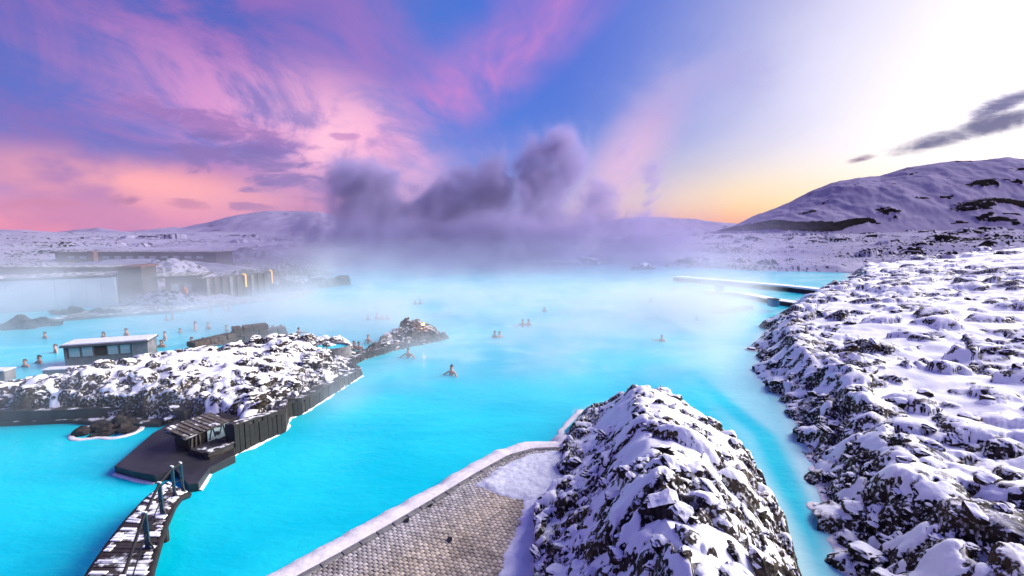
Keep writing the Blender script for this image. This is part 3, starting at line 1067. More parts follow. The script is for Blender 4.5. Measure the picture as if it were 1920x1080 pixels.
# two missing setts show as dark holes
for px, py in [(762, 975), (806, 947), (843, 1012)]:
    c = P(px, py, 0.22)
    prism('drain_hole', [(c.x + 0.07 * math.cos(a), c.y + 0.10 * math.sin(a)) for a in np.linspace(0, 6.28, 9)[:-1]], 0.19, 0.232, M['iron'], pave)
edge_line = xy([(520, 1080), (600, 1037), (700, 980), (800, 925), (880, 878), (935, 848), (985, 832), (1046, 832)], 0.12)
crust('silica_rim', [(-7.2, 6.6)] + edge_line + [(1.7, 15.6)], 0.62, 0.26, 0.225, M['silica'], pave, 1, jit=0.5)
# kerb stones between crust and setts
kl = resample([Vector((*p, 0)) for p in [(-8.0, 5.9)] + TERRACE[:8]], 0.42)
for i, (a, b) in enumerate(zip(kl, kl[1:])):
    m_ = (a + b) / 2
    d = b - a
    box('kerb_stone', (m_.x + 0.03, m_.y - 0.05, 0.17), (round(d.length - 0.012, 2), 0.16, 0.14), M['stone_grey'], pave, (0, 0, math.atan2(d.y, d.x)))

# snow left lying on the paving
def snow_patch(name, poly, z, h, seed, parent, mat, res=0.05):
    pl = [tuple(p[:2]) for p in poly]
    xs, ys = [p[0] for p in pl], [p[1] for p in pl]
    X, Y = np.meshgrid(np.arange(min(xs), max(xs), res), np.arange(min(ys), max(ys), res))
    d = seg_dist(X, Y, pl) + 0.07 * fbm(X * 3, Y * 3, 3, seed)
    Z = z + h * sst(d, 0, 0.25) * (1 + 0.5 * fbm(X * 2.4, Y * 2.4, 4, seed + 2)) + 0.012 * np.abs(fbm(X * 9, Y * 9, 2, seed + 3)) - 0.03 * (d < 0)
    V = np.stack([X.ravel(), Y.ravel(), Z.ravel()], -1)
    V, F, _ = compact(V, grid_faces(*X.shape, d > 0), {})
    F = F[:, ::-1]
    o = mesh_obj(name, V, F, mat, parent, smooth=True)
    if sum(f.normal.z for f in o.data.polygons) < 0:
        o.data.flip_normals()
    return o


sp = snow_patch('snow_patch', xy([(893, 906), (935, 876), (985, 852), (1046, 842), (1110, 850), (1080, 930), (1010, 960), (985, 936), (935, 922)], 0.26), 0.225, 0.05, 120, pave, M['snow_path'])
tag(sp, kind='stuff')
sp = snow_patch('snow_drift', xy([(1000, 925), (985, 940), (972, 985), (945, 1040), (932, 1110), (900, 1300), (1200, 1300), (1120, 1000)], 0.26), 0.225, 0.07, 124, pave, M['snow'])
tag(sp, kind='stuff')
# crust along the mound, the bank and the rocks
crust('silica_rim', [(1.75, 15.4), (1.85, 16.3), (2.9, 18.3)], 0.12, 0.16, 0.05, M['silica'], mound, 3)
crust('silica_rim', BANK_SHORE[1:13], 0.5, 0.16, 0.05, M['silica'], bank, 4, jit=1.3)

# ------------------------------------------------------------------ left: walkways, retaining wall, platform
wl_front = xy([(-260, 786), (0, 772), (150, 767), (290, 760), (345, 772)], 0.55)
walk = prism('walkway', wl_front + [(p[0] + 0.1, p[1] + 1.0) for p in wl_front[::-1]], -0.2, 0.55, M['concrete_dark'], bevel=0.02)
tag(walk, kind='structure')
ll_front = xy([(-260, 812), (0, 799), (130, 793), (205, 800), (300, 800)], 0.02)
ledge = prism('lower_ledge', ll_front + [(p[0], p[1] + 1.2) for p in ll_front[::-1]], -0.2, 0.16, M['concrete_dark'], bevel=0.02)
tag(ledge, kind='structure')

wall_base = xy([(392, 876), (441, 853), (535, 809), (541, 785), (566, 777), (678, 705), (652, 690), (684, 674), (760, 651)], 0.0)
WALL_TOP = [0.36, 1.02, 0.84, 0.80, 0.66, 0.38, 0.40, 0.34, 0.28]
wall_thing = thing('retaining_wall', 'dark board-clad quay wall with a white waterline running round the snowy lava island', 'wall', (wall_base[2][0], wall_base[2][1], 0))
wo = wall_thing.location
wrng = random.Random(9)


def slant_block(name, a, b, back, z0, za, zb, mat, parent):
    """solid between a and b in plan, reaching back; its top runs from za to zb"""
    d = (b - a).normalized()
    nrm = Vector((-d.y, d.x))
    pl = [a, b, b + nrm * back, a + nrm * back]
    zt_ = [za, zb, zb, za]
    vs = [(p.x, p.y, z0) for p in pl] + [(p.x, p.y, z) for p, z in zip(pl, zt_)]
    fs = [(0, 3, 2, 1), (4, 5, 6, 7), (0, 1, 5, 4), (1, 2, 6, 5), (2, 3, 7, 6), (3, 0, 4, 7)]
    return mesh_obj(name, vs, fs, mat, parent)


for i in range(len(wall_base) - 1):
    a, b = Vector(wall_base[i]) - wo.xy, Vector(wall_base[i + 1]) - wo.xy
    d = (b - a).normalized()
    nrm = Vector((-d.y, d.x))
    za, zb = WALL_TOP[i], WALL_TOP[i + 1]
    if i == 0:
        za = zb = 0.42
    wdt = 0.42 if 1 <= i < 5 else 0.9
    slant_block('wall_core', a, b, wdt, -0.3 - 0.003 * i, za, zb - 0.002 * i, M['concrete_dark'], wall_thing)
    L = (b - a).length
    nb = max(1, int(L / 0.17))
    for k in range(nb):
        t = (k + 0.5) / nb
        pt = a.lerp(b, t) - nrm * (0.02 + wrng.choice((0, 0, 0.012, 0.02)))
        hgt = za + (zb - za) * t + wrng.uniform(-0.16, 0.03)
        hgt = round(hgt * 25) / 25
        box('board', (pt.x, pt.y, hgt / 2 - 0.08), (round(L / nb - 0.012, 3), 0.035, round(hgt + 0.16, 2)), wrng.choice((M['timber'], M['timber'], M['timber_worn'])), wall_thing, (0, wrng.uniform(-0.015, 0.015), math.atan2(d.y, d.x)))
    ang = math.atan2(d.y, d.x)
    nc = max(1, int(L / 1.1))
    for k in range(nc):
        t = (k + 0.5) / nc
        cm = a.lerp(b, t) + nrm * 0.08
        box('coping', (cm.x, cm.y, za + (zb - za) * t + 0.025 + 0.002 * i), (round(L / nc - 0.01, 3), 0.24, 0.05), M['timber_snow'], wall_thing, (0, -math.atan2(zb - za, L) + wrng.uniform(-0.01, 0.01), ang))
cr = crust('silica_rim', [(p[0] - wo.x, p[1] - wo.y) for p in wall_base[:6]][::-1], 0.03, 0.10, 0.05, M['silica'], wall_thing, 5, step=0.08, jit=1.1)

plat_poly = xy([(214, 874), (250, 884), (290, 892), (330, 880), (352, 908), (372, 905), (392, 876), (441, 853), (436, 800), (330, 787), (286, 812)], 0.26)
plat = thing('platform', 'low dark polygonal landing stage jutting into the turquoise water at the bridge head', 'platform', (plat_poly[2][0], plat_poly[2][1], 0))
po = plat.location
prism('deck_slab', [(p[0] - po.x, p[1] - po.y) for p in plat_poly], -0.25, 0.26, M['deck'], plat, 0.015)
crust('silica_rim', [(p[0] - po.x, p[1] - po.y) for p in plat_poly[:3][::-1]], 0.02, 0.09, 0.05, M['silica'], plat, 6, step=0.1)
crust('silica_rim', [(p[0] - po.x, p[1] - po.y) for p in (plat_poly[5], plat_poly[6])][::-1], 0.02, 0.09, 0.05, M['silica'], plat, 7, step=0.1)

# low shelter on the platform
sh_c = P(378, 838, 0.26)
sh_rot = math.atan2(wall_base[2][1] - wall_base[0][1], wall_base[2][0] - wall_base[0][0])
shel = thing('shelter', 'low dark timber shelter with slatted snow-dusted roof and a pale painted board', 'shelter', (sh_c.x - 0.35, sh_c.y + 0.45, 0.26), sh_rot)
shel.scale = (0.88, 0.88, 0.85)
prism('body', [(-0.75, -0.55), (1.30, -0.55), (1.30, 0.65), (-0.55, 0.65)], 0.0, 0.62, M['timber'], shel, 0.02)
box('roof', (-0.05, 0.0, 0.665), (1.75, 1.30, 0.05), M['timber_snow'], shel, (0.10, -0.05, 0))
for i in range(9):
    box('roof_slat', (-0.82 + i * 0.19, 0.0, 0.72 + 0.011 * (i % 2)), (0.13, 1.28, 0.03), M['slat'], shel, (0.10, -0.05, 0.02 * math.sin(i * 2.1)))
bd = box('painted_board', (0.35, -0.59, 0.34), (0.86, 0.03, 0.56), M['poster'], shel, (0, 0.03, 0))
bd['label'] = 'pale teal board with dark painted strokes'
for x, z, w, h, a in [(-0.30, 0.05, 0.05, 0.5, 0.2), (-0.17, 0.06, 0.045, 0.42, -0.25), (-0.05, -0.02, 0.20, 0.14, 0.4), (0.10, 0.10, 0.05, 0.38, 0.3), (0.24, 0.02, 0.05, 0.46, -0.2), (0.34, 0.05, 0.05, 0.4, 0.25), (0.02, 0.22, 0.16, 0.05, 0.1)]:
    box('stroke', (x, -0.021, z), (w, 0.008, h), M['poster_dark'], bd, (0, a, 0))
for i in range(3):
    box('corner_post', (-0.35 - 0.15 * i, -0.575, 0.31), (0.05, 0.06, 0.62), M['slat'], shel, (0, 0.06 * i, 0))

# single rocks standing in the left pool and by the bank
def jagged(n, rx, ry, s, seed):
    g = random.Random(seed)
    out = []
    for i in range(n):
        a, q = g.uniform(0, 6.28), math.sqrt(g.random())
        out.append((rx * q * math.cos(a), ry * q * math.sin(a), s * g.uniform(0.45, 1.0), g.uniform(0.7, 1.5) * (1.25 - 0.7 * q)))
    return out


def rock_cluster(name, label, c, sizes, seed, rim=0.0, bare=False):
    g = np.random.default_rng(seed)
    t = thing(name, label, 'rock', c)
    for k, (dx, dy, s, sz) in enumerate(sizes):
        o = bpy.data.objects.new('boulder', STONES[g.integers(len(STONES))])
        o.location = (dx, dy, s * sz * 0.30)
        o.rotation_euler = (g.normal(0, 0.2), g.normal(0, 0.2), g.uniform(0, 6.28))
        o.scale = (s, s, s * sz)
        link(o, t)
        if bare:
            o.material_slots[0].link = 'OBJECT'
            o.material_slots[0].material = M['lava_bare']
    if rim:
        cx = np.mean([q[0] for q in sizes])
        cy = np.mean([q[1] for q in sizes])
        pts = []
        for a in np.linspace(0, 2 * math.pi, 26)[:-1]:
            rr = max(max((q[0] - cx) * math.cos(a) + (q[1] - cy) * math.sin(a) + q[2] * 0.95 for q in sizes), 0.1)
            pts.append((cx + rr * math.cos(a), cy + rr * math.sin(a)))
        crust('silica_rim', pts[::-1], 0.12, 0.10 * rim, 0.04, M['silica'], t, seed, closed=True)
    return t


c = P(205, 806, 0)
rock_cluster('lava_rock', 'dark jagged lava rock with white waterline in the pool beside the low walkway', c, jagged(24, 1.15, 0.6, 0.36, 5), 31, 0.6, True)
c = P(1408, 656, 0)
rock_cluster('lava_rock', 'small dark rock standing in the water just off the right-hand bank', c, [(0, 0, 0.30, 0.7), (0.45, 0.2, 0.24, 0.6)], 32, 1.0)
c = P(1440, 705, 0)
rock_cluster('lava_rock', 'snow-capped dark stones at the waterline of the right bank opposite the mound tip', c, [(0, 0, 0.26, 0.7), (0.4, -0.4, 0.2, 0.6), (0.6, -0.9, 0.22, 0.7)], 33, 1.0)
c = P(1532, 952, 0)
rock_cluster('lava_rock', 'small flat stone awash in the narrow channel beside the right bank', c, [(0, 0, 0.16, 0.4)], 34, 1.4)

# ------------------------------------------------------------------ footbridge
left_e = [P(*q, 0.62) for q in [(312, 893), (300, 912), (270, 945), (238, 982), (205, 1024), (165, 1080), (120, 1160), (90, 1250)]]
right_e = [P(*q, 0.62) for q in [(352, 912), (337, 928), (322, 958), (309, 990), (297, 1025), (280, 1080), (262, 1160), (250, 1250)]]
bridge = thing('footbridge', 'narrow dark plank footbridge with snow and a single handrail crossing the turquoise water', 'bridge', (*P(250, 1000, 0.0)[:2], 0.0))
bo = bridge.location.copy()


def edge_at(e, t):
    k = t * (len(e) - 1)
    i = min(int(k), len(e) - 2)
    return e[i].lerp(e[i + 1], k - i)


rng_b = random.Random(4)
NPL = 58
arch = lambda t: 0.10 * math.sin(math.pi * min(t * 1.1, 1)) - 0.18 * (1 - min(t * 4, 1))
for i in range(NPL):
    t = (i + 0.5) / NPL
    a, b = edge_at(left_e, t), edge_at(right_e, t)
    m_ = (a + b) / 2
    d = b - a
    w = (edge_at(left_e, min(t + 0.5 / NPL, 1)) + edge_at(right_e, min(t + 0.5 / NPL, 1)) - edge_at(left_e, max(t - 0.5 / NPL, 0)) - edge_at(right_e, max(t - 0.5 / NPL, 0))).length / 2
    pl = box('plank', (m_.x - bo.x, m_.y - bo.y, 0.60 + arch(t) + rng_b.uniform(-0.006, 0.006)), (round(d.length * 0.97, 2), round(w * 0.84, 3), 0.045), M['plank'], bridge, (0, 0, math.atan2(d.y, d.x) + rng_b.uniform(-0.012, 0.012)))
for e, nm in ((left_e, 'side_beam'), (right_e, 'side_beam')):
    pts = [edge_at(e, t) for t in np.linspace(0, 1, 24)]
    tube(nm, [(p.x - bo.x, p.y - bo.y, 0.55 + arch(t)) for p, t in zip(pts, np.linspace(0, 1, 24))], 0.085, M['timber'], bridge, 6)
# snow left on the planks outside the trodden middle: thin uneven strips, one to a plank
for i in range(NPL):
    t = (i + 0.5) / NPL
    a, b = edge_at(left_e, t), edge_at(right_e, t)
    d = b - a
    w = d.length
    ang = math.atan2(d.y, d.x)
    for u0, u1 in ((0.06, 0.06 + rng_b.uniform(0.05, 0.34)), (1 - 0.05 - rng_b.uniform(0.05, 0.36), 0.95)):
        if rng_b.random() < 0.34 + 0.36 * (0.5 + 0.5 * math.sin(t * 17 + (3 if u0 > 0.5 else 0))):
            continue
        q = a.lerp(b, (u0 + u1) / 2)
        box('snow_strip', (q.x - bo.x, q.y - bo.y, 0.637 + arch(t)), (round(w * (u1 - u0), 1) + 0.05, round(rng_b.uniform(0.05, 0.10), 2), 0.03), M['snow'], bridge, (0, 0, ang + rng_b.uniform(-0.05, 0.05)), 0.2)
# railing near the right edge
rail_pts = []
for t in (0.03, 0.17, 0.36, 0.60, 0.86):
    a, b = edge_at(left_e, t), edge_at(right_e, t)
    f = a.lerp(b, 0.84)
    z0 = 0.62 + arch(t)
    d = (b - a).normalized()
    ang = math.atan2(d.y, d.x)
    po_ = box('rail_post', (f.x - bo.x, f.y - bo.y, z0 + 0.40), (0.11, 0.035, 0.84), M['teal'], bridge, (0, 0, ang))
    cp = box('snow_cap', (0, 0, 0.435), (0.10, 0.04, 0.03), M['snow'], po_)
    br = box('brace', (0.075, 0, -0.30), (0.03, 0.025, 0.40), M['iron'], po_, (0, -0.45, 0))
    rail_pts.append((f.x - bo.x, f.y - bo.y, z0 + 0.79))
rp = resample([Vector(p) for p in rail_pts], 0.3)
tube('handrail', rp, 0.032, M['timber'], bridge, 8)
tube('lower_rail', [(p.x, p.y, p.z - 0.42) for p in rp], 0.014, M['iron'], bridge, 6)
for t in (0.35, 0.85):
    for u in (0.15, 0.85):
        q = edge_at(left_e, t).lerp(edge_at(right_e, t), u)
        tube('pile', [(q.x - bo.x, q.y - bo.y, -0.8), (q.x - bo.x, q.y - bo.y, 0.56)], 0.07, M['timber'], bridge)

# ------------------------------------------------------------------ pool bar, walls in the lagoon
h0, h1 = P(113, 676, 0.35), P(271, 664, 0.35)
hd = h1 - h0
bar = thing('pool_bar', 'long low grey bar hut with glazed front and snowy roof standing in the lagoon', 'hut', ((h0.x + h1.x) / 2, (h0.y + h1.y) / 2 + 0.6, 0), math.atan2(hd.y, hd.x))
W = hd.length
prism('back_wall', [(-W / 2, 0.6), (W / 2, 0.6), (W / 2, 0.72), (-W / 2, 0.72)], -0.3, 1.06, M['frame'], bar)
prism('end_wall', [(-W / 2, -0.6), (-W / 2 + 0.1, -0.6), (-W / 2 + 0.1, 0.6), (-W / 2, 0.6)], -0.3, 1.06, M['frame'], bar)
prism('end_wall', [(W / 2 - 0.75, -0.62), (W / 2, -0.62), (W / 2, 0.6), (W / 2 - 0.75, 0.6)], -0.3, 1.07, M['concrete'], bar)
prism('counter', [(-W / 2 + 0.1, -0.6), (W / 2 - 0.75, -0.6), (W / 2 - 0.75, -0.35), (-W / 2 + 0.1, -0.35)], -0.3, 0.42, M['frame'], bar)
nwin = 5
for i in range(nwin):
    x0 = -W / 2 + 0.15 + (W - 0.95) * i / nwin
    x1 = -W / 2 + 0.15 + (W - 0.95) * (i + 1) / nwin
    if i in (2,):
        continue
    wn = box('window', ((x0 + x1) / 2, -0.52, 0.735), (x1 - x0 - 0.02, 0.05, 0.62), M['frame'], bar)
    box('pane', (0, -0.03, 0), (x1 - x0 - 0.12, 0.02, 0.50), M['glass'], wn)
rf = box('roof', (0, 0.02, 1.13), (W + 0.22, 1.55, 0.11), M['frame'], bar)
sn = box('snow_cover', (0, 0, 0.085), (W + 0.10, 1.42, 0.07), M['snow_path'], rf)
lw0, lw1 = P(86, 694, 0.3), P(236, 686, 0.3)
d = lw1 - lw0
lw = thing('concrete_wall', 'low grey concrete wall in the water in front of the pool bar', 'wall', ((lw0.x + lw1.x) / 2, (lw0.y + lw1.y) / 2, 0), math.atan2(d.y, d.x))
box('wall_body', (0, 0, 0.02), (d.length, 0.5, 0.66), M['concrete'], lw, bevel=0.02)
box('coping', (0, 0, 0.372), (d.length + 0.06, 0.58, 0.045), M['snow_path'], lw, bevel=0.1)
c = P(4, 706, 0.2)
lw = thing('concrete_wall', 'short grey concrete block at the far left edge beside the snowy bank', 'wall', (c.x - 0.9, c.y, 0), 0.1)
box('wall_body', (0, 0, 0.15), (2.4, 0.6, 0.75), M['concrete'], lw, bevel=0.02)
box('coping', (0, 0, 0.548), (2.46, 0.66, 0.045), M['snow_path'], lw, bevel=0.1)

# dark masonry wall with blocks behind the island
def block_wall(name, label, pts, hgt, dep, mat, seed, bl=0.55):
    """wall of laid blocks: every block is a part"""
    g = random.Random(seed)
    o0 = Vector((*pts[0][:2], 0))
    t = thing(name, label, 'wall', o0)
    for a, b, h in zip(pts, pts[1:], hgt):
        a, b = Vector((a[0], a[1], 0)), Vector((b[0], b[1], 0))
        d = b - a
        ang = math.atan2(d.y, d.x)
        rows = max(2, round(h / 0.26))
        rh = (h + 0.2) / rows
        for r_ in range(rows):
            nb = max(2, round(d.length / bl))
            for k in range(nb):
                u = (k + 0.5 + (0.25 if r_ % 2 else -0.25) * (0.9 if 0 < k < nb - 1 else 0.3)) / nb
                p = a.lerp(b, u) - o0
                box('block', (p.x, p.y, -0.2 + (r_ + 0.5) * rh), (round(d.length / nb * 0.96, 2), dep + round(g.choice((0, 0.04, 0.08)), 2), round(rh * 0.95, 3)), mat, t, (g.uniform(-0.02, 0.02), g.uniform(-0.02, 0.02), ang + g.uniform(-0.03, 0.03)), 0.05)
    return t


W1 = [P(360, 664, 0), P(436, 644, 0)]
block_wall('masonry_wall', 'low brown block wall stepping down into the water behind the snowy island', W1, [0.75], 0.7, M['brown'], 61)
W2 = [P(436, 643, 0), P(502, 634, 0)]
block_wall('masonry_wall', 'taller dark brown block wall in the lagoon behind the snowy island', W2, [1.05], 0.9, M['brown'], 62)
W3 = [P(503, 634, 0), P(538, 630, 0)]
block_wall('masonry_wall', 'short grey-brown wall end with a rounded cap right of the tall brown wall', W3, [0.7], 0.8, M['stone_grey'], 63)

# teal hot tubs on the island
for i, (px, py, rx, ry, lab) in enumerate([(618, 652, 1.0, 0.7, 'small teal pool ringed by a stone edge at the right end of the island'), (440, 652, 1.5, 0.5, 'narrow teal pool between the brown wall and the snowy island')]):
    c = P(px, py, 0.85 if i == 0 else 0.25)
    t = thing('hot_pool', lab, 'pool', (c.x, c.y, c.z - 0.3))
    ring = []
    vs, fs = [], []
    k_ = 28
    for a in np.linspace(0, 2 * math.pi, k_ + 1)[:-1]:
        for rr, z in ((1.0, 0.30), (1.02, 0.42), (1.16, 0.44), (1.22, -0.2)):
            vs.append((rr * rx * math.cos(a), rr * ry * math.sin(a), z))
    for q in range(k_):
        for s_ in range(3):
            a_, b_ = q * 4 + s_, ((q + 1) % k_) * 4 + s_
            fs.append((a_, a_ + 1, b_ + 1, b_))
    o = mesh_obj('stone_rim', vs, fs, M['stone_grey'], t, smooth=False)
    prism('water_surface', [(1.01 * rx * math.cos(a), 1.01 * ry * math.sin(a)) for a in np.linspace(0, 2 * math.pi, 25)[:-1]], 0.2, 0.345, WATER, t)

# rocky islet with a lamp, off the end of the quay
ISLET = xy([(676, 676), (720, 664), (760, 652), (800, 645), (846, 634), (800, 626), (740, 630), (690, 655)], 0)


def islet_base(X, Y):
    d = seg_dist(X, Y, ISLET) + 0.12 * fbm(X * 1.1, Y * 1.1, 3, 30)
    pk_ = np.exp(-((X + 6.8) / 1.6) ** 2 - ((Y - 31.3) / 1.1) ** 2)
    return np.where(d < 0, d * 0.7, 0.30 * sst(d, -0.05, 0.35) + 0.85 * pk_ * sst(d, 0, 0.8)) + 0.06 * fbm(X, Y, 2, 33)


islet, LV, LS = lava_field('lava_islet', (-22, -5, 25, 36), (220, 160), islet_base,
                           scatter_rocks(160, (-10, -3.5, 26, 34), (0.12, 0.42), (0.4, 0.9), 35, lambda X, Y: (seg_dist(X, Y, ISLET) > 0.1) * 1.0, 0.0, 0.2),
                           lambda X, Y: -0.4 + 0 * X, 0.12, mat_lava('bare_brown_lava', True, 0.9, speck=0.15), seed=36)
place_stones(islet, LV, 22, (0.14, 0.34), 54, lambda x, y, z: (z > 0.1) * 1.0)
lp = D(797, 623, 31.0)
near_i = np.hypot(LV[:, 0] - lp.x, LV[:, 1] - 30.4) < 0.3
lamp = thing('bollard_lamp', 'small lit orange lamp on the rocky islet at the end of the quay', 'lamp', (lp.x, 30.4, float(LV[near_i, 2].max()) - 0.12))
tube('post', [(0, 0, -0.5), (0, 0, 0.36)], 0.04, M['iron'], lamp)
tube('lamp_glass', [(0, 0, 0.36), (0, 0, 0.40), (0, 0, 0.50), (0, 0, 0.53)], [0.06, 0.095, 0.095, 0.06], M['lamp'], lamp, 10)
tube('cap', [(0, 0, 0.53), (0, 0, 0.555), (0, 0, 0.58)], [0.13, 0.12, 0.03], M['iron'], lamp, 10)
pl_ = bpy.data.lights.new('lamp_light', 'POINT')
pl_.energy = 3
pl_.color = (1.0, 0.5, 0.12)
pl_.shadow_soft_size = 0.35
plo = bpy.data.objects.new('lamp_light', pl_)
plo.location = (0, -0.05, 0.72)
link(plo, lamp)

# ------------------------------------------------------------------ buildings on the left shore
def seg_box(name, pA, pB, z0, z1, depth, mat, parent, o0, bevel=0.0):
    """wall block from A to B in plan, going back by depth"""
    a, b = Vector((pA[0], pA[1])), Vector((pB[0], pB[1]))
    d = (b - a).normalized()
    nrm = Vector((-d.y, d.x))
    q = [a, b, b + nrm * depth, a + nrm * depth]
    return prism(name, [(p.x - o0[0], p.y - o0[1]) for p in q], z0 - o0[2], z1 - o0[2], mat, parent, bevel)


# pale wall building
a, b = P(96, 582, 0.2), P(221, 570, 0.2)
o0 = (b.x, b.y, 0.0)
bld = thing('bath_house', 'pale blue rendered bath house wall with dark corner block half hidden in steam', 'building', o0)
zt = D(218, 520, b.y).z
seg_box('wall', a + Vector((-6, -1, 0)), b, -0.2, zt, 5, M['wall_pale'], bld, o0)
wdir = (b - (a + Vector((-6, -1, 0))))
for i in range(9):
    q = (a + Vector((-6, -1, 0))) + wdir * ((i + 0.5) / 9)
    box('wall_panel', (q.x - o0[0], q.y - o0[1] - 0.02, zt / 2), (round(wdir.length / 9 - 0.05, 2), 0.06, round(zt - 0.12, 2)), M['wall_pale'], bld, (0, 0, math.atan2(wdir.y, wdir.x)), 0.1)
seg_box('roof', a + Vector((-6.2, -1.2, 0)), b + Vector((-0.2, -0.15, 0)), zt + 0.004, zt + 0.25, 5.2, M['roof_snow'], bld, o0)
c0, c1 = b + Vector((0.06, 0.3, 0)), Vector((D(270, 560, b.y + 0.9).x, b.y + 0.9, 0))
zt2 = D(240, 502, b.y + 0.8).z
seg_box('corner_block', c0, c1, -0.2, zt2, 3.5, M['facade_dark'], bld, o0, 0.01)
seg_box('corner_roof', c0 + Vector((-0.15, -0.1, 0)), c1 + Vector((0.1, -0.1, 0)), zt2 + 0.003, zt2 + 0.14, 3.8, M['chimney'], bld, o0)
e0 = D(90, 508, b.y + 4.5)
e1 = D(214, 512, b.y + 4.5)
seg_box('upper_wall', (e0.x - 8, e0.y, 0), (e1.x, e1.y, 0), 0, D(200, 504, b.y + 4.5).z, 2.5, M['facade_dark'], bld, o0)
seg_box('upper_roof', (e0.x - 8.2, e0.y - 0.2, 0), (e1.x + 1.2, e1.y - 0.2, 0), D(200, 504, b.y + 4.5).z + 0.003, D(200, 504, b.y + 4.5).z + 0.2, 3.0, M['roof_snow'], bld, o0)
for i in range(4):
    w_ = box('window', (e0.x - o0[0] + 1.2 + i * 1.4, e0.y - o0[1] - 0.05, D(200, 514, e0.y).z), (1.0, 0.1, 0.7), M['frame'], bld)
    box('pane', (0, -0.06, 0), (0.88, 0.03, 0.58), M['glass'], w_)

# long low building with chimney behind
a, b = D(104, 486, 84), D(405, 482, 84)
o0 = (b.x, b.y, 0.0)
lb = thing('long_building', 'long low dark building with flat snow roof and a reddish chimney on the far shore', 'building', o0)
za, zb = D(300, 486, 84).z, D(300, 475, 84).z
seg_box('wall', (a.x, a.y, 0), (b.x, b.y, 0), 0, zb, 5, M['facade_dark'], lb, o0)
seg_box('roof', (a.x - 0.4, a.y - 0.5, 0), (b.x + 0.4, b.y - 0.5, 0), zb + 0.003, zb + 0.28, 6, M['roof_snow'], lb, o0)
c = D(176, 500, 80)
zc = D(176, 471, 80).z
box('chimney', (c.x - o0[0], c.y - o0[1], zc / 2), (1.1, 0.9, zc), M['chimney'], lb, bevel=0.03)
for i in range(12):
    xx = a.x + 3 + i * (b.x - a.x - 6) / 11
    w_ = box('window', (xx - o0[0], a.y - o0[1] - 0.04, (zb - 0.75)), (1.3, 0.09, 0.6), M['frame'], lb)
    box('pane', (0, -0.055, 0), (1.15, 0.03, 0.48), M['glass'], w_)

# dark changing block with lamps by the shore
a, b = P(312, 556, 0.5), P(372, 552, 0.5)
o0 = (a.x, a.y, 0.0)
cb = thing('changing_block', 'dark flat-roofed changing block beside the snow mound on the left shore', 'building', o0)
zt = D(345, 522, a.y).z
seg_box('wall', a, b, -0.2, zt, 4, M['facade_dark'], cb, o0)
seg_box('roof', a + Vector((-0.8, -0.4, 0)), b + Vector((0.9, -0.4, 0)), zt + 0.003, zt + 0.22, 5, M['roof_snow'], cb, o0)
for u in (0.3, 0.7):
    q = a.lerp(b, u)
    dd_ = box('door', (q.x - o0[0], q.y - o0[1] - 0.04, 0.95), (0.9, 0.08, 1.9), M['frame'], cb, (0, 0, math.atan2(b.y - a.y, b.x - a.x)))
    box('pane', (0, -0.05, 0.35), (0.6, 0.03, 0.9), M['glass'], dd_)
a, b = P(384, 556, 0.5), P(505, 542, 0.5)
o0 = (a.x, a.y, 0.0)
cb = thing('shore_wall', 'long brown stone wall behind the shore ledge with two yellow lamps', 'wall', o0)
zt = D(440, 518, (a.y + b.y) / 2).z
seg_box('wall_body', a, b, -0.2, zt, 2, M['brown'], cb, o0)
L_ = (b - a)
for i in range(9):
    q = a.lerp(b, (i + 0.5) / 9)
    box('pier', (q.x - o0[0], q.y - o0[1] - 0.06, zt / 2 + 0.02), (0.34, 0.3, zt + 0.08), M['stone_grey'] if i % 3 == 0 else M['brown'], cb, (0, 0, math.atan2(L_.y, L_.x)))
a2, b2 = b + Vector((0.8, 0.6, 0)), P(640, 528, 0.5)
rub = []
rg = random.Random(21)
for i in range(22):
    q = a2.lerp(b2, i / 21)
    rub.append((q.x - a2.x + rg.uniform(-0.4, 0.4), q.y - a2.y + rg.uniform(-0.5, 0.5), rg.uniform(0.5, 1.3), rg.uniform(0.7, 1.3)))
rock_cluster('rubble_wall', 'dark rubble bank fading into the steam right of the yellow lamps', (a2.x, a2.y, 0.0), rub, 151, 0, True)
for px, y0, y1, lab in [(462, 515, 538, 'yellow glowing lamp post at the brown shore wall, the nearer of two'), (511, 508, 531, 'yellow glowing lamp post at the shore wall, the farther of two')]:
    yy = 50 if px < 500 else 56
    t0, t1 = D(px, y0, yy), D(px, y1, yy)
    lt = thing('lamp_post', lab, 'lamp', (t1.x, t1.y, 0.0), 0, 'yellow lamp posts on the left shore')
    tube('post', [(0, 0, 0), (0, 0, t1.z)], 0.06, M['iron'], lt)
    tube('lamp_tube', [(0, 0, t1.z), (0, 0, t0.z), (-0.12, 0, t0.z + 0.05), (-0.3, 0, t0.z + 0.06)], 0.075, M['lamp_yellow'], lt)

# snow-covered mound beside the building and shore ledge
def snow_hill(name, c, rx, ry, h, seed, rock=0.5):
    X, Y = np.meshgrid(np.linspace(-1.2, 1.2, 90), np.linspace(-1.2, 1.2, 70))
    q = np.hypot(X, Y)
    Z = h * np.clip(1 - q ** 2, -0.4, 1) + 0.10 * h * fbm(X * 4, Y * 4, 4, seed)
    rn = fbm(X * 5, Y * 7, 4, seed + 4, 0.6)
    snow = 1 - sst(rn, rock, rock + 0.15)
    Z = Z + 0.06 * h * (1 - snow)
    V = np.stack([(X * rx + c[0]).ravel(), (Y * ry + c[1]).ravel(), (Z + c[2]).ravel()], -1)
    V, F, A = compact(V, grid_faces(70, 90, Z > -0.35 * h)[:, ::-1], {'snow': snow.ravel()})
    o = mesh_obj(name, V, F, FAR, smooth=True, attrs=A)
    if sum(f.normal.z for f in o.data.polygons[:200]) < 0:
        o.data.flip_normals()
    tag(o, kind='structure')


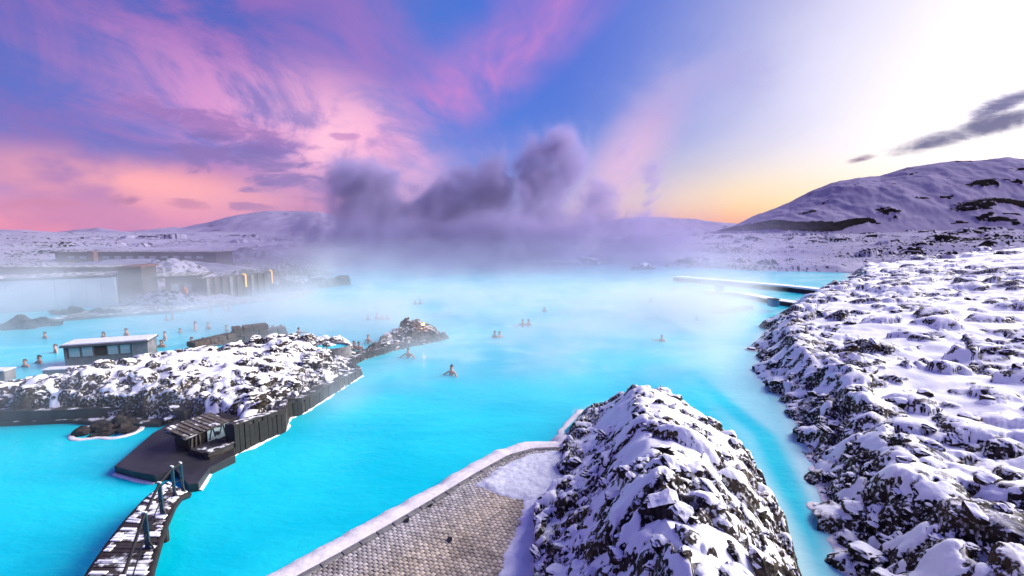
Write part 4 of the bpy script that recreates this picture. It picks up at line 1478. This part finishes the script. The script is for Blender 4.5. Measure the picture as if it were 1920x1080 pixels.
c = D(320, 525, 66)
snow_hill('snow_mound', (c.x, c.y, 0.3), 6.5, 5.0, D(320, 487, 66).z - 0.3, 140, 0.35)
c = P(310, 566, 0.4)
snow_hill('snow_mound', (c.x, c.y, 0.2), 4.2, 1.6, 1.3, 142, 0.1)
c = D(270, 500, 79)
snow_hill('snow_bank', (c.x, c.y, -0.2), 24, 4.5, D(270, 487, 79).z + 0.2, 144, 0.9)
edge_pts = xy([(80, 600), (180, 592), (245, 588), (330, 582), (450, 567), (560, 556)], 0.25)
led = prism('shore_ledge', edge_pts + [(p[0] - 0.5, p[1] + 6.0) for p in edge_pts[::-1]], -0.3, 0.25, M['concrete'], bevel=0.03)
tag(led, kind='structure')
for px, py, s_, lab in [(135, 588, 0.75, 'dark rubble at the foot of the pale bath house wall, left pile'), (205, 590, 0.8, 'dark rubble at the foot of the pale bath house wall, right pile'), (55, 612, 1.1, 'dark rock looming in steam at the left edge of the lagoon'), (492, 560, 0.5, 'faint dark rock in steam off the far left shore wall')]:
    c = P(px, py, 0)
    rock_cluster('lava_rock', lab, (c.x, c.y, 0), jagged(18, s_ * 2.0, s_ * 0.9, s_ * 0.75, px), 70 + px, 0, True)

# ------------------------------------------------------------------ right: quay and jetties beyond the lagoon
def causeway(name, label, cat, line_px, z, width, mat, snow_h=0.10):
    pts = [P(*q, z) for q in line_px]
    o0 = Vector((pts[0].x, pts[0].y, 0))
    t = thing(name, label, cat, o0)
    for i, (a, b) in enumerate(zip(pts, pts[1:])):
        d = (b - a)
        d.z = 0
        L = d.length
        nrm = Vector((-d.y, d.x, 0)) / L
        q = [a - nrm * 0.0, b, b + nrm * width, a + nrm * width]
        prism('deck', [(p.x - o0.x, p.y - o0.y) for p in q], -0.4, z + 0.002 * i, mat, t)
        if snow_h:
            q = [a + nrm * 0.12, b + nrm * 0.12, b + nrm * (width - 0.1), a + nrm * (width - 0.1)]
            prism('snow_cover', [(p.x - o0.x, p.y - o0.y) for p in q], z + 0.004, z + snow_h + 0.003 * i, M['snow'], t, 0.03)
    return t


causeway('causeway', 'long thin causeway capped with bright snow across the far right of the lagoon', 'causeway', [(1262, 521), (1330, 527), (1400, 533), (1480, 540), (1540, 547)], 0.45, 1.8, M['concrete_dark'], 0.22)
causeway('walkway_pier', 'curving grey pier with trodden snow in front of the snow-capped causeway', 'pier', [(1322, 546), (1380, 550), (1440, 562), (1500, 571)], 0.35, 1.6, M['concrete_dark'], 0.06)
causeway('jetty', 'short dark bare jetty near the two bathers at the right', 'jetty', [(1346, 583), (1380, 580), (1412, 574)], 0.30, 0.7, M['timber'], 0)
for px, py, lab in [(1352, 548, 'small blue box on the curving pier, the farther one'), (1455, 577, 'small blue box at the near end of the curving pier')]:
    c = P(px, py, 0.36)
    bx = thing('equipment_box', lab, 'box', (c.x, c.y + 0.5, 0.40))
    box('body', (0, 0, 0.35), (0.8, 0.7, 0.7), M['teal_box'], bx)
    box('lid', (0, 0, 0.73), (0.88, 0.78, 0.07), M['teal'], bx)
# pump house and rocks in the far steam
for px, py, dist, s_, lab in [(1035, 497, 92, 2.2, 'snowy dark rock in the far steam left of the shed-shaped one'), (1098, 496, 90, 2.6, 'grey shed-shaped rock rising from the steam in the far lagoon'), (1205, 505, 84, 1.6, 'leaning dark rock in the far steam near the causeway end')]:
    c = P(px, py, 0)
    rock_cluster('lava_rock', lab, (c.x, c.y, 0), [(-s_ * 0.8, 0, s_ * 0.8, 0.7), (0, 0.2, s_, 0.8), (s_, 0, s_ * 0.7, 0.5)], 90 + px)

# ------------------------------------------------------------------ bathers
SKINS = [simple_mat('skin_tone_%d' % i, c, 0.5, 0.08, 20, bump_d=0) for i, c in enumerate([(0.62, 0.24, 0.15), (0.46, 0.18, 0.11), (0.66, 0.31, 0.22), (0.32, 0.13, 0.085)])]
HAIRS = [simple_mat('hair_%d' % i, c, 0.55, 0.2, 60, bump_d=0.004) for i, c in enumerate([(0.012, 0.010, 0.010), (0.035, 0.020, 0.012), (0.10, 0.055, 0.025), (0.020, 0.016, 0.015)])]


def body_mesh(pose):
    """one continuous figure grown over a skeleton"""
    V, E, R = [], [], []

    def add(p, r, parent=None):
        V.append(p)
        R.append(r)
        if parent is not None:
            E.append((parent, len(V) - 1))
        return len(V) - 1
    lean = pose.get('lean', 0.0)
    pel = add((0, 0, 0.95), (0.145, 0.11))
    sp = add((0, 0.02 + lean * 0.2, 1.13), (0.13, 0.095), pel)
    ch = add((0, 0.02 + lean * 0.5, 1.30), (0.155, 0.105), sp)
    nb = add((0, lean * 0.8, 1.44), (0.075, 0.068), ch)
    nk = add((0, 0.01 + lean * 0.95, 1.515), (0.056, 0.056), nb)
    hl = add((0, 0.03 + lean * 1.05, 1.585), (0.072, 0.082), nk)
    hm = add((0, 0.02 + lean * 1.1, 1.655), (0.080, 0.094), hl)
    ht = add((0, 0.005 + lean * 1.1, 1.715), (0.060, 0.070), hm)
    add((0, 0.135 + lean * 1.1, 1.610), (0.012, 0.012), hl)
    for s in (-1, 1):
        add((s * 0.092, 0.005 + lean * 1.1, 1.625), (0.018, 0.022), hm)
        sh = add((s * 0.185, 0.0 + lean * 0.7, 1.395), (0.066, 0.064), ch)
        arm = pose['arms'][0 if s < 0 else 1]
        el = add((s * arm[0][0], arm[0][1] + lean, arm[0][2]), (0.046, 0.044), sh)
        wr = add((s * arm[1][0], arm[1][1] + lean, arm[1][2]), (0.030, 0.028), el)
        d = (Vector(V[wr]) - Vector(V[el])).normalized()
        side = d.cross(Vector((0, 0, 1)))
        side = side.normalized() if side.length > 0.1 else Vector((1, 0, 0))
        pm = add(tuple(Vector(V[wr]) + d * 0.055), (0.036, 0.018), wr)
        for k, ln in zip((-1.5, -0.5, 0.5, 1.5), (0.062, 0.078, 0.084, 0.072)):
            b_ = Vector(V[pm]) + d * 0.045 + side * 0.019 * k
            f1 = add(tuple(b_), (0.009, 0.009), pm)
            add(tuple(b_ + d * ln * 0.8 + Vector((0, 0, -0.02))), (0.007, 0.007), f1)
        tb = add(tuple(Vector(V[wr]) + d * 0.03 + side * 0.045), (0.010, 0.010), pm)
        add(tuple(Vector(V[wr]) + d * 0.075 + side * 0.065), (0.008, 0.008), tb)
        hp = add((s * 0.095, 0, 0.90), (0.098, 0.095), pel)
        kn = add((s * 0.115, 0.04, 0.50), (0.058, 0.060), hp)
        an = add((s * 0.12, -0.01, 0.09), (0.038, 0.040), kn)
        add((s * 0.13, 0.15, 0.035), (0.036, 0.025), an)
    me = bpy.data.meshes.new('person')
    me.from_pydata(V, E, [])
    o = bpy.data.objects.new('person_skeleton', me)
    COL.objects.link(o)
    sk = o.modifiers.new('skin', 'SKIN')
    sk.use_smooth_shade = True
    for i, r in enumerate(R):
        me.skin_vertices[0].data[i].radius = r
    me.skin_vertices[0].data[0].use_root = True
    o.modifiers.new('sub', 'SUBSURF').levels = 1
    dg = bpy.context.evaluated_depsgraph_get()
    res = bpy.data.meshes.new_from_object(o.evaluated_get(dg))
    bpy.data.objects.remove(o)
    res.polygons.foreach_set('use_smooth', np.ones(len(res.polygons), bool))
    res.name = 'person'
    return res


POSES = {
    'rest': {'arms': [((0.27, 0.02, 1.13), (0.26, 0.20, 0.98)), ((0.27, 0.02, 1.13), (0.26, 0.20, 0.98))]},
    'spread': {'arms': [((0.40, 0.10, 1.24), (0.58, 0.24, 1.14)), ((0.40, 0.10, 1.24), (0.58, 0.24, 1.14))]},
    'reach': {'arms': [((0.28, 0.05, 1.14), (0.24, 0.24, 1.04)), ((0.44, 0.05, 1.36), (0.70, 0.08, 1.42))], 'lean': 0.05},
    'face': {'arms': [((0.26, 0.16, 1.18), (0.13, 0.20, 1.42)), ((0.27, 0.12, 1.14), (0.22, 0.26, 1.05))], 'lean': 0.02},
}
BODY = {}
HAIR_ME = {}


def hair_mesh(kind, mat):
    bm = bmesh.new()
    bmesh.ops.create_uvsphere(bm, u_segments=14, v_segments=9, radius=1.0)
    cut = [v for v in bm.verts if (v.co.z < -0.15 and v.co.y > -0.35) or (v.co.y > 0.55 and v.co.z < 0.45) or v.co.z < -0.75]
    bmesh.ops.delete(bm, geom=cut, context='VERTS')
    for v in bm.verts:
        n = 1 + 0.06 * math.sin(9 * v.co.x + 4 * v.co.z) + 0.05 * math.sin(13 * v.co.y)
        v.co = Vector((v.co.x * 0.098 * n, v.co.y * 0.112 * n - 0.008, v.co.z * 0.105 * n))
    if kind == 'bun':
        m_ = Matrix.Translation((0, -0.06, 0.10))
        bmesh.ops.create_uvsphere(bm, u_segments=9, v_segments=6, radius=0.05, matrix=m_)
    if kind == 'long':
        m_ = Matrix.Translation((0, -0.085, -0.10)) @ Matrix.Diagonal((0.085, 0.045, 0.16, 1))
        bmesh.ops.create_uvsphere(bm, u_segments=10, v_segments=8, radius=1.0, matrix=m_)
    me = bpy.data.meshes.new('hair')
    bm.to_mesh(me)
    bm.free()
    me.polygons.foreach_set('use_smooth', np.ones(len(me.polygons), bool))
    me.materials.append(mat)
    return me


def feature_mesh(name, r, mat):
    bm = bmesh.new()
    bmesh.ops.create_uvsphere(bm, u_segments=8, v_segments=6, radius=1.0)
    for v in bm.verts:
        v.co = Vector((v.co.x * r[0], v.co.y * r[1], v.co.z * r[2]))
    me = bpy.data.meshes.new(name)
    bm.to_mesh(me)
    bm.free()
    me.materials.append(mat)
    return me


EYE = feature_mesh('eye', (0.012, 0.008, 0.009), M['eye'])
LIP = feature_mesh('mouth', (0.024, 0.010, 0.009), M['lips'])


def person(px, py, label, pose='rest', depth=1.12, yaw=0.0, skin=0, hair=0, hk='short', near=False, z=0.0, group='bathers in the lagoon', name='person'):
    key = (pose, skin)
    if key not in BODY:
        BODY[key] = body_mesh(POSES[pose])
        BODY[key].materials.append(SKINS[skin])
    p = P(px, py, z)
    o = bpy.data.objects.new(name, BODY[key])
    o.location = (p.x, p.y, z - depth)
    o.rotation_euler = (0, 0, yaw)
    ps = PERSON_SCALE * (1 + 0.05 * math.sin(px * 1.7))
    o.scale = (ps, ps, ps)
    o.location.z = z - depth * ps - (0.07 if z == 0.0 else 0.0)
    tag(link(o), label, 'person', group)
    hkey = (hk, hair)
    if hkey not in HAIR_ME:
        HAIR_ME[hkey] = hair_mesh(hk, HAIRS[hair])
    lean = POSES[pose].get('lean', 0) * 1.1
    h = bpy.data.objects.new('hair', HAIR_ME[hkey])
    h.location = (0, 0.012 + lean, 1.665)
    link(h, o)
    if near:
        for s in (-1, 1):
            e = bpy.data.objects.new('eye', EYE)
            e.location = (s * 0.033, 0.112 + lean, 1.640)
            link(e, o)
        m_ = bpy.data.objects.new('mouth', LIP)
        m_.location = (0, 0.108 + lean, 1.570)
        link(m_, o)
    return o


PI = math.pi
PERSON_SCALE = 0.92
person(847, 703, 'bather with dark hair and arms spread, nearest in the open lagoon', 'spread', 1.14, 2.6, 0, 0, 'bun', True)
person(766, 670, 'bather with raised shoulders just off the quay, below the lamp islet', 'spread', 1.10, 2.9, 0, 1, 'short', True)
person(980, 613, 'larger of two bathers side by side in the middle of the lagoon', 'spread', 1.05, 3.0, 0, 1, 'short', True)
person(991, 611, 'smaller bather at the right shoulder of the mid-lagoon pair', 'rest', 1.10, 2.8, 2, 1, 'long', True)
person(928, 633, 'left one of two dark-haired bathers right of the lamp islet', 'rest', 1.16, 2.4, 1, 0, 'short')
person(937, 633, 'right one of two dark-haired bathers right of the lamp islet', 'rest', 1.18, -2.6, 2, 0, 'long')
person(1240, 640, 'bather stretching one arm to the right in the pale right part of the lagoon', 'reach', 1.18, PI, 0, 2, 'short')
person(1307, 601, 'lone dark-haired bather between the stretching bather and the jetty', 'rest', 1.18, 2.9, 3, 0, 'bun')
person(1220, 567, 'faint lone bather in the far right steam below the causeway end', 'rest', 1.12, 3.0, 3, 0, 'short')
person(1338, 579, 'bather left of the dark jetty tip', 'rest', 1.05, 2.7, 0, 1, 'short')
person(1350, 580, 'bather standing against the tip of the dark jetty', 'rest', 1.02, 3.3, 3, 0, 'short')
person(1021, 584, 'faint far bather in steam, right of the mid-lagoon pair', 'rest', 1.2, 3.0, 1, 3, 'short')
person(779, 571, 'left one of two far bathers above the lamp islet', 'rest', 1.1, 3.0, 3, 0, 'short')
person(788, 570, 'right one of two far bathers above the lamp islet', 'rest', 1.16, 2.5, 1, 0, 'short')
person(691, 600, 'single far bather left of the row of three', 'rest', 1.14, 3.0, 1, 3, 'short')
person(707, 600, 'left bather of the row of three behind the lamp islet', 'rest', 1.02, 2.6, 0, 1, 'short')
person(717, 600, 'middle bather of the row of three behind the lamp islet', 'rest', 1.18, 3.4, 0, 2, 'long')
person(727, 600, 'right bather of the row of three behind the lamp islet', 'rest', 1.08, 2.9, 0, 1, 'short')
person(691, 644, 'bather standing waist-deep left of the lamp islet', 'rest', 1.02, 3.0, 2, 2, 'short', True)
person(743, 655, 'pink-skinned bather leaning at the foot of the lamp islet', 'face', 1.12, 2.4, 0, 2, 'long')
person(664, 655, 'dark-haired bather left of the pair beyond the teal pool', 'rest', 1.06, 2.9, 3, 0, 'long')
person(673, 656, 'dark-haired bather right of the pair beyond the teal pool', 'rest', 1.12, -2.6, 3, 0, 'short')
person(560, 634, 'bather reaching out an arm behind the right end of the snowy island', 'reach', 0.85, -0.3, 0, 1, 'short')
person(512, 626, 'left one of two bathers behind the rounded wall end', 'rest', 1.0, 3.0, 1, 0, 'short')
person(527, 625, 'right one of two bathers behind the rounded wall end', 'rest', 1.0, 2.7, 1, 0, 'bun')
person(367, 619, 'tall pink-skinned bather standing waist-deep left of the brown walls', 'rest', 0.98, 2.2, 0, 1, 'short', True)
person(391, 617, 'dark-haired bather just right of the tall pink-skinned one', 'rest', 1.08, 3.1, 2, 0, 'short')
person(310, 638, 'broad-shouldered bather in the open water right of the pool bar', 'rest', 0.98, 2.5, 2, 1, 'short', True)
person(238, 634, 'sunlit bather whose head shows over the pool bar roof', 'rest', 0.95, 2.8, 0, 1, 'short')
person(285, 652, 'faint bather nearest the right end of the pool bar', 'rest', 1.18, 2.9, 1, 3, 'short')
person(303, 651, 'second faint bather off the right end of the pool bar', 'rest', 1.16, 3.3, 1, 3, 'long')
person(360, 646, 'bather in steam between the pool bar and the brown wall', 'rest', 1.14, 2.6, 1, 3, 'short')
person(371, 656, 'left of three bathers at the end of the low brown wall', 'rest', 1.1, 2.2, 0, 0, 'short')
person(382, 653, 'middle of three bathers at the end of the low brown wall', 'rest', 0.95, 2.9, 1, 0, 'short')
person(391, 651, 'right of three bathers at the end of the low brown wall', 'rest', 0.98, -2.8, 2, 0, 'short')
person(425, 621, 'faint bather behind the tall brown wall, at its left', 'rest', 1.16, 2.6, 1, 3, 'short')
person(338, 624, 'faint bather submerged to the chin behind the broad-shouldered one', 'rest', 1.30, 3.0, 1, 3, 'short')
person(75, 681, 'dark-haired bather with arms spread left of the pool bar', 'spread', 1.20, 2.7, 1, 0, 'short')
person(105, 661, 'bather at the left end of the pool bar', 'rest', 1.12, 2.6, 2, 2, 'short')
person(48, 688, 'faint bather at the left edge in front of the snowy bank', 'rest', 1.2, 3.0, 2, 2, 'short')
person(85, 634, 'faint bather in the steam at far left', 'rest', 1.2, 2.9, 1, 3, 'short')
person(195, 638, 'faint bather behind the middle of the pool bar roof', 'rest', 1.0, 3.0, 1, 3, 'long')
person(313, 601, 'left of two faint far bathers off the shore ledge', 'rest', 1.18, 3.0, 1, 3, 'short')
person(324, 599, 'right of two faint far bathers off the shore ledge', 'rest', 1.12, 2.7, 1, 3, 'short')
person(395, 588, 'upright dark bather close to the shore ledge', 'rest', 0.98, 3.0, 3, 0, 'short')
person(420, 582, 'pale far bather right of the upright dark one', 'rest', 1.12, 3.0, 2, 2, 'short')
person(429, 584, 'far bather with arms spread near the end of the shore ledge', 'spread', 1.16, 3.0, 1, 3, 'short')

# clothed person on the shore
p = P(349, 566, 0.25)
wk = person(349, 566, 'person in an orange jacket and dark trousers standing on the snowy shore ledge', 'rest', 0.0, 3.0, 0, 1, 'short', True, z=0.25, group=None)


def garment(name, src, lo, hi, off, mat, parent, limit=None):
    bm = bmesh.new()
    bm.from_mesh(src)
    bm.normal_update()
    kill = [f for f in bm.faces if not (lo < f.calc_center_median().z < hi) or (limit and limit(f.calc_center_median()))]
    bmesh.ops.delete(bm, geom=kill, context='FACES')
    for v in bm.verts:
        v.co += v.normal * off
    me = bpy.data.meshes.new(name)
    bm.to_mesh(me)
    bm.free()
    me.materials.clear()
    me.materials.append(mat)
    return link(bpy.data.objects.new(name, me), parent)


garment('jacket', wk.data, 0.82, 1.49, 0.022, M['orange_cloth'], wk, lambda c: abs(c.x) > 0.2 and c.z < 1.0)
garment('trousers', wk.data, 0.06, 0.95, 0.016, M['dark_cloth'], wk, lambda c: abs(c.x) > 0.21)

# ------------------------------------------------------------------ steam over the lagoon
def mat_steam(name, color, gain, aniso=0.0):
    m = bpy.data.materials.new(name)
    m.use_nodes = True
    t = m.node_tree
    t.nodes.clear()
    out = t.nodes.new('ShaderNodeOutputMaterial')
    v = t.nodes.new('ShaderNodeVolumePrincipled')
    v.inputs['Color'].default_value = (*color, 1)
    v.inputs['Density'].default_value = gain
    v.inputs['Anisotropy'].default_value = aniso
    v.inputs['Density Attribute'].default_value = 'density'
    t.links.new(v.outputs[0], out.inputs['Volume'])
    return m


def steam_volume(name, lo, hi, res, mat, density):
    """a cloud of vapour: a voxel grid filled by a node-made density field"""
    ng = bpy.data.node_groups.new(name + '_field', 'GeometryNodeTree')
    ng.interface.new_socket('Geometry', in_out='OUTPUT', socket_type='NodeSocketGeometry')
    N = NT(ng)
    out = N.n('NodeGroupOutput')
    cube = N.n('GeometryNodeVolumeCube')
    cube.inputs['Min'].default_value = lo
    cube.inputs['Max'].default_value = hi
    for i, k in enumerate(('Resolution X', 'Resolution Y', 'Resolution Z')):
        cube.inputs[k].default_value = res[i]
    pos = N.n('GeometryNodeInputPosition').outputs[0]
    N.put(cube.inputs['Density'], density(N, pos))
    sm = N.n('GeometryNodeSetMaterial')
    sm.inputs['Material'].default_value = mat
    ng.links.new(cube.outputs[0], sm.inputs[0])
    ng.links.new(sm.outputs[0], out.inputs[0])
    me = bpy.data.meshes.new(name)
    bm = bmesh.new()
    bmesh.ops.create_cube(bm, size=1.0)
    for v in bm.verts:
        v.co = Vector([lo[i] if v.co[i] < 0 else hi[i] for i in range(3)])
    bm.to_mesh(me)
    bm.free()
    me.materials.append(mat)
    o = link(bpy.data.objects.new(name, me))
    md = o.modifiers.new('field', 'NODES')
    md.node_group = ng
    tag(o, kind='stuff')
    return o


def gauss(N, x, y, z, c, s):
    r = None
    for q, c0, s0 in zip((x, y, z), c, s):
        if s0 is None:
            continue
        t = N.m('MULTIPLY_ADD', q, 1 / s0, -c0 / s0)
        r = N.mul(t, t) if r is None else N.m('MULTIPLY_ADD', t, t, r)
    return N.m('POWER', 1 / math.e, r)


def low_steam(N, pos):
    x, y, z = N.sep(pos)
    n = N.noise(N.comb(N.mul(x, 0.075), N.mul(y, 0.085), N.mul(z, 0.16)), 1.0, 4, 0.55, 0.6)
    n2 = N.noise(N.comb(N.mul(x, 0.30), N.mul(y, 0.33), N.mul(z, 0.38)), 1.0, 4, 0.6, 0.8)
    patch = N.smooth(N.add(N.mul(n, 0.65), N.mul(n2, 0.35)), 0.40, 0.66)
    near = N.smooth(y, 19.0, 46.0)
    # the thickness of the layer grows with distance
    hgt = N.m('MULTIPLY_ADD', near, 1.3, 0.9)
    fall = N.m('POWER', 1 / math.e, N.div(z, hgt))
    dens = N.mul(N.mul(patch, fall), N.mul(N.m('MULTIPLY_ADD', near, 0.045, 0.004), N.m('MULTIPLY_ADD', N.smooth(y, 66.0, 44.0), 0.88, 0.12)))
    # thin torn sheets close to the water
    n3 = N.noise(N.comb(N.mul(x, 0.20), N.mul(y, 0.24), N.mul(z, 0.5)), 1.0, 5, 0.62, 1.4)
    sheet = N.mul(N.smooth(n3, 0.50, 0.68), N.m('POWER', 1 / math.e, N.div(z, 0.75)))
    sheet = N.mul(sheet, N.mul(N.smooth(y, 18.5, 27.0), N.smooth(y, 62.0, 46.0)))
    dens = N.add(dens, N.mul(N.mul(sheet, N.smooth(x, -9.0, -5.0)), 0.17))
    # extra banks of vapour
    for c, s, a in [((13, 32, 0.5), (8, 9, 2.0), 0.075), ((17, 40, 0.5), (8, 7, 1.8), 0.03), ((5, 28, 0.4), (7, 7, 1.0), 0.05), ((-3, 26, 0.4), (6, 5, 0.7), 0.035), ((-7.2, 18.6, 0.5), (0.9, 1.6, 1.2), 0.16), ((-20, 17.2, 0.8), (6.5, 1.6, 1.0), 0.10),
                    ((-44, 36, 1.5), (10, 8, 3.2), 0.085), ((-6, 31, 0.6), (4.0, 3.5, 1.0), 0.06), ((-16, 37, 0.5), (9, 6, 1.2), 0.06), ((-26, 34, 0.5), (10, 6, 1.4), 0.07), ((0, 42, 0.5), (20, 10, 2.0), 0.035),
                    ((-22, 60, 1.0), (10, 9, 3.0), 0.05), ((-35, 46, 1.0), (9, 5, 2.2), 0.05)]:
        dens = N.add(dens, N.mul(N.mul(gauss(N, x, y, z, c, s), N.m('MULTIPLY_ADD', patch, 0.85, 0.15)), a))
    dens = N.mul(dens, N.m('MULTIPLY_ADD', N.mul(N.smooth(x, -20.0, -30.0), N.smooth(y, 36.0, 44.0)), -0.35, 1.0))
    edge = N.mul(N.mul(N.smooth(x, -60.0, -50.0), N.smooth(x, 52.0, 40.0)), N.mul(N.smooth(y, 80.0, 66.0), N.smooth(z, 8.0, 5.5)))
    # keeps off the lava bank on the right
    clear = N.smooth(N.sub(x, N.mul(y, 0.66)), -2.6, -6.5)
    return N.mul(N.mul(dens, edge), clear)


def far_steam(N, pos):
    x, y, z = N.sep(pos)
    w = N.noise(N.comb(N.mul(x, 0.03), N.mul(y, 0.03), N.mul(z, 0.03)), 1.0, 2, 0.5)
    n = N.noise(N.comb(N.add(N.mul(x, 0.065), N.mul(z, -0.022)), N.mul(y, 0.05), N.mul(z, 0.055)), 1.0, 7, 0.68, 1.6)
    # low bank reaching over the far half of the lagoon
    low = N.mul(N.mul(gauss(N, x, y, z, (-6, 100, 0), (48, 28, None)), N.m('POWER', 1 / math.e, N.div(z, 6.0))), N.m('MULTIPLY_ADD', N.smooth(n, 0.38, 0.62), 0.8, 0.2))
    dens = N.mul(low, 0.040)
    # rising plumes (measured against the sky)
    env = None
    for px, py, dist, sx, sz, amt in [
            (690, 400, 112, 80, 74, 1.35), (660, 345, 112, 50, 54, 1.35), (705, 335, 112, 36, 44, 1.2), (760, 440, 105, 150, 46, 1.1), (850, 400, 115, 95, 64, 1.2), (930, 350, 118, 66, 70, 1.15),
            (1010, 340, 120, 64, 95, 1.15), (1060, 300, 120, 44, 70, 1.0), (980, 440, 104, 190, 46, 1.0), (880, 330, 118, 44, 40, 0.8), (775, 352, 112, 32, 22, 0.8), (1040, 265, 122, 36, 40, 0.62), (940, 290, 122, 50, 36, 0.6),
            (1120, 375, 125, 46, 56, 0.72), (1228, 340, 128, 26, 80, 0.55), (1160, 420, 120, 100, 36, 0.8), (1215, 450, 104, 110, 30, 0.7), (600, 440, 108, 70, 36, 0.85), (1180, 300, 128, 34, 60, 0.5)]:
        c = D(px, py, dist)
        k = dist / FPX
        g = N.mul(gauss(N, x, y, z, c, (sx * k, 12.0, sz * k)), amt)
        env = g if env is None else N.m('MAXIMUM', env, g)
    bill = N.smooth(N.add(env, N.mul(N.sub(n, 0.5), 3.2)), 0.30, 1.15)
    dens = N.add(dens, N.mul(N.mul(N.m('POWER', bill, 1.5), N.smooth(env, 0.02, 0.5)), 0.075))
    edge = N.mul(N.mul(N.smooth(x, -92.0, -74.0), N.smooth(x, 62.0, 46.0)), N.mul(N.mul(N.smooth(y, 62.0, 76.0), N.smooth(y, 168.0, 150.0)), N.smooth(z, 58.0, 46.0)))
    return N.mul(dens, edge)


steam_volume('steam', (-60, 13, 0.02), (52, 82, 8), (190, 140, 20), mat_steam('steam_vapour', (0.86, 0.90, 0.95), 3.0, 0.1), low_steam)
steam_volume('steam_plumes', (-92, 60, 0.02), (78, 170, 58), (240, 80, 90), mat_steam('shade_tinted_plume_vapour', (0.52, 0.46, 0.73), 5.4, 0.0), far_steam)  # plume colour darkened to violet, painting backlit shade into the white vapour
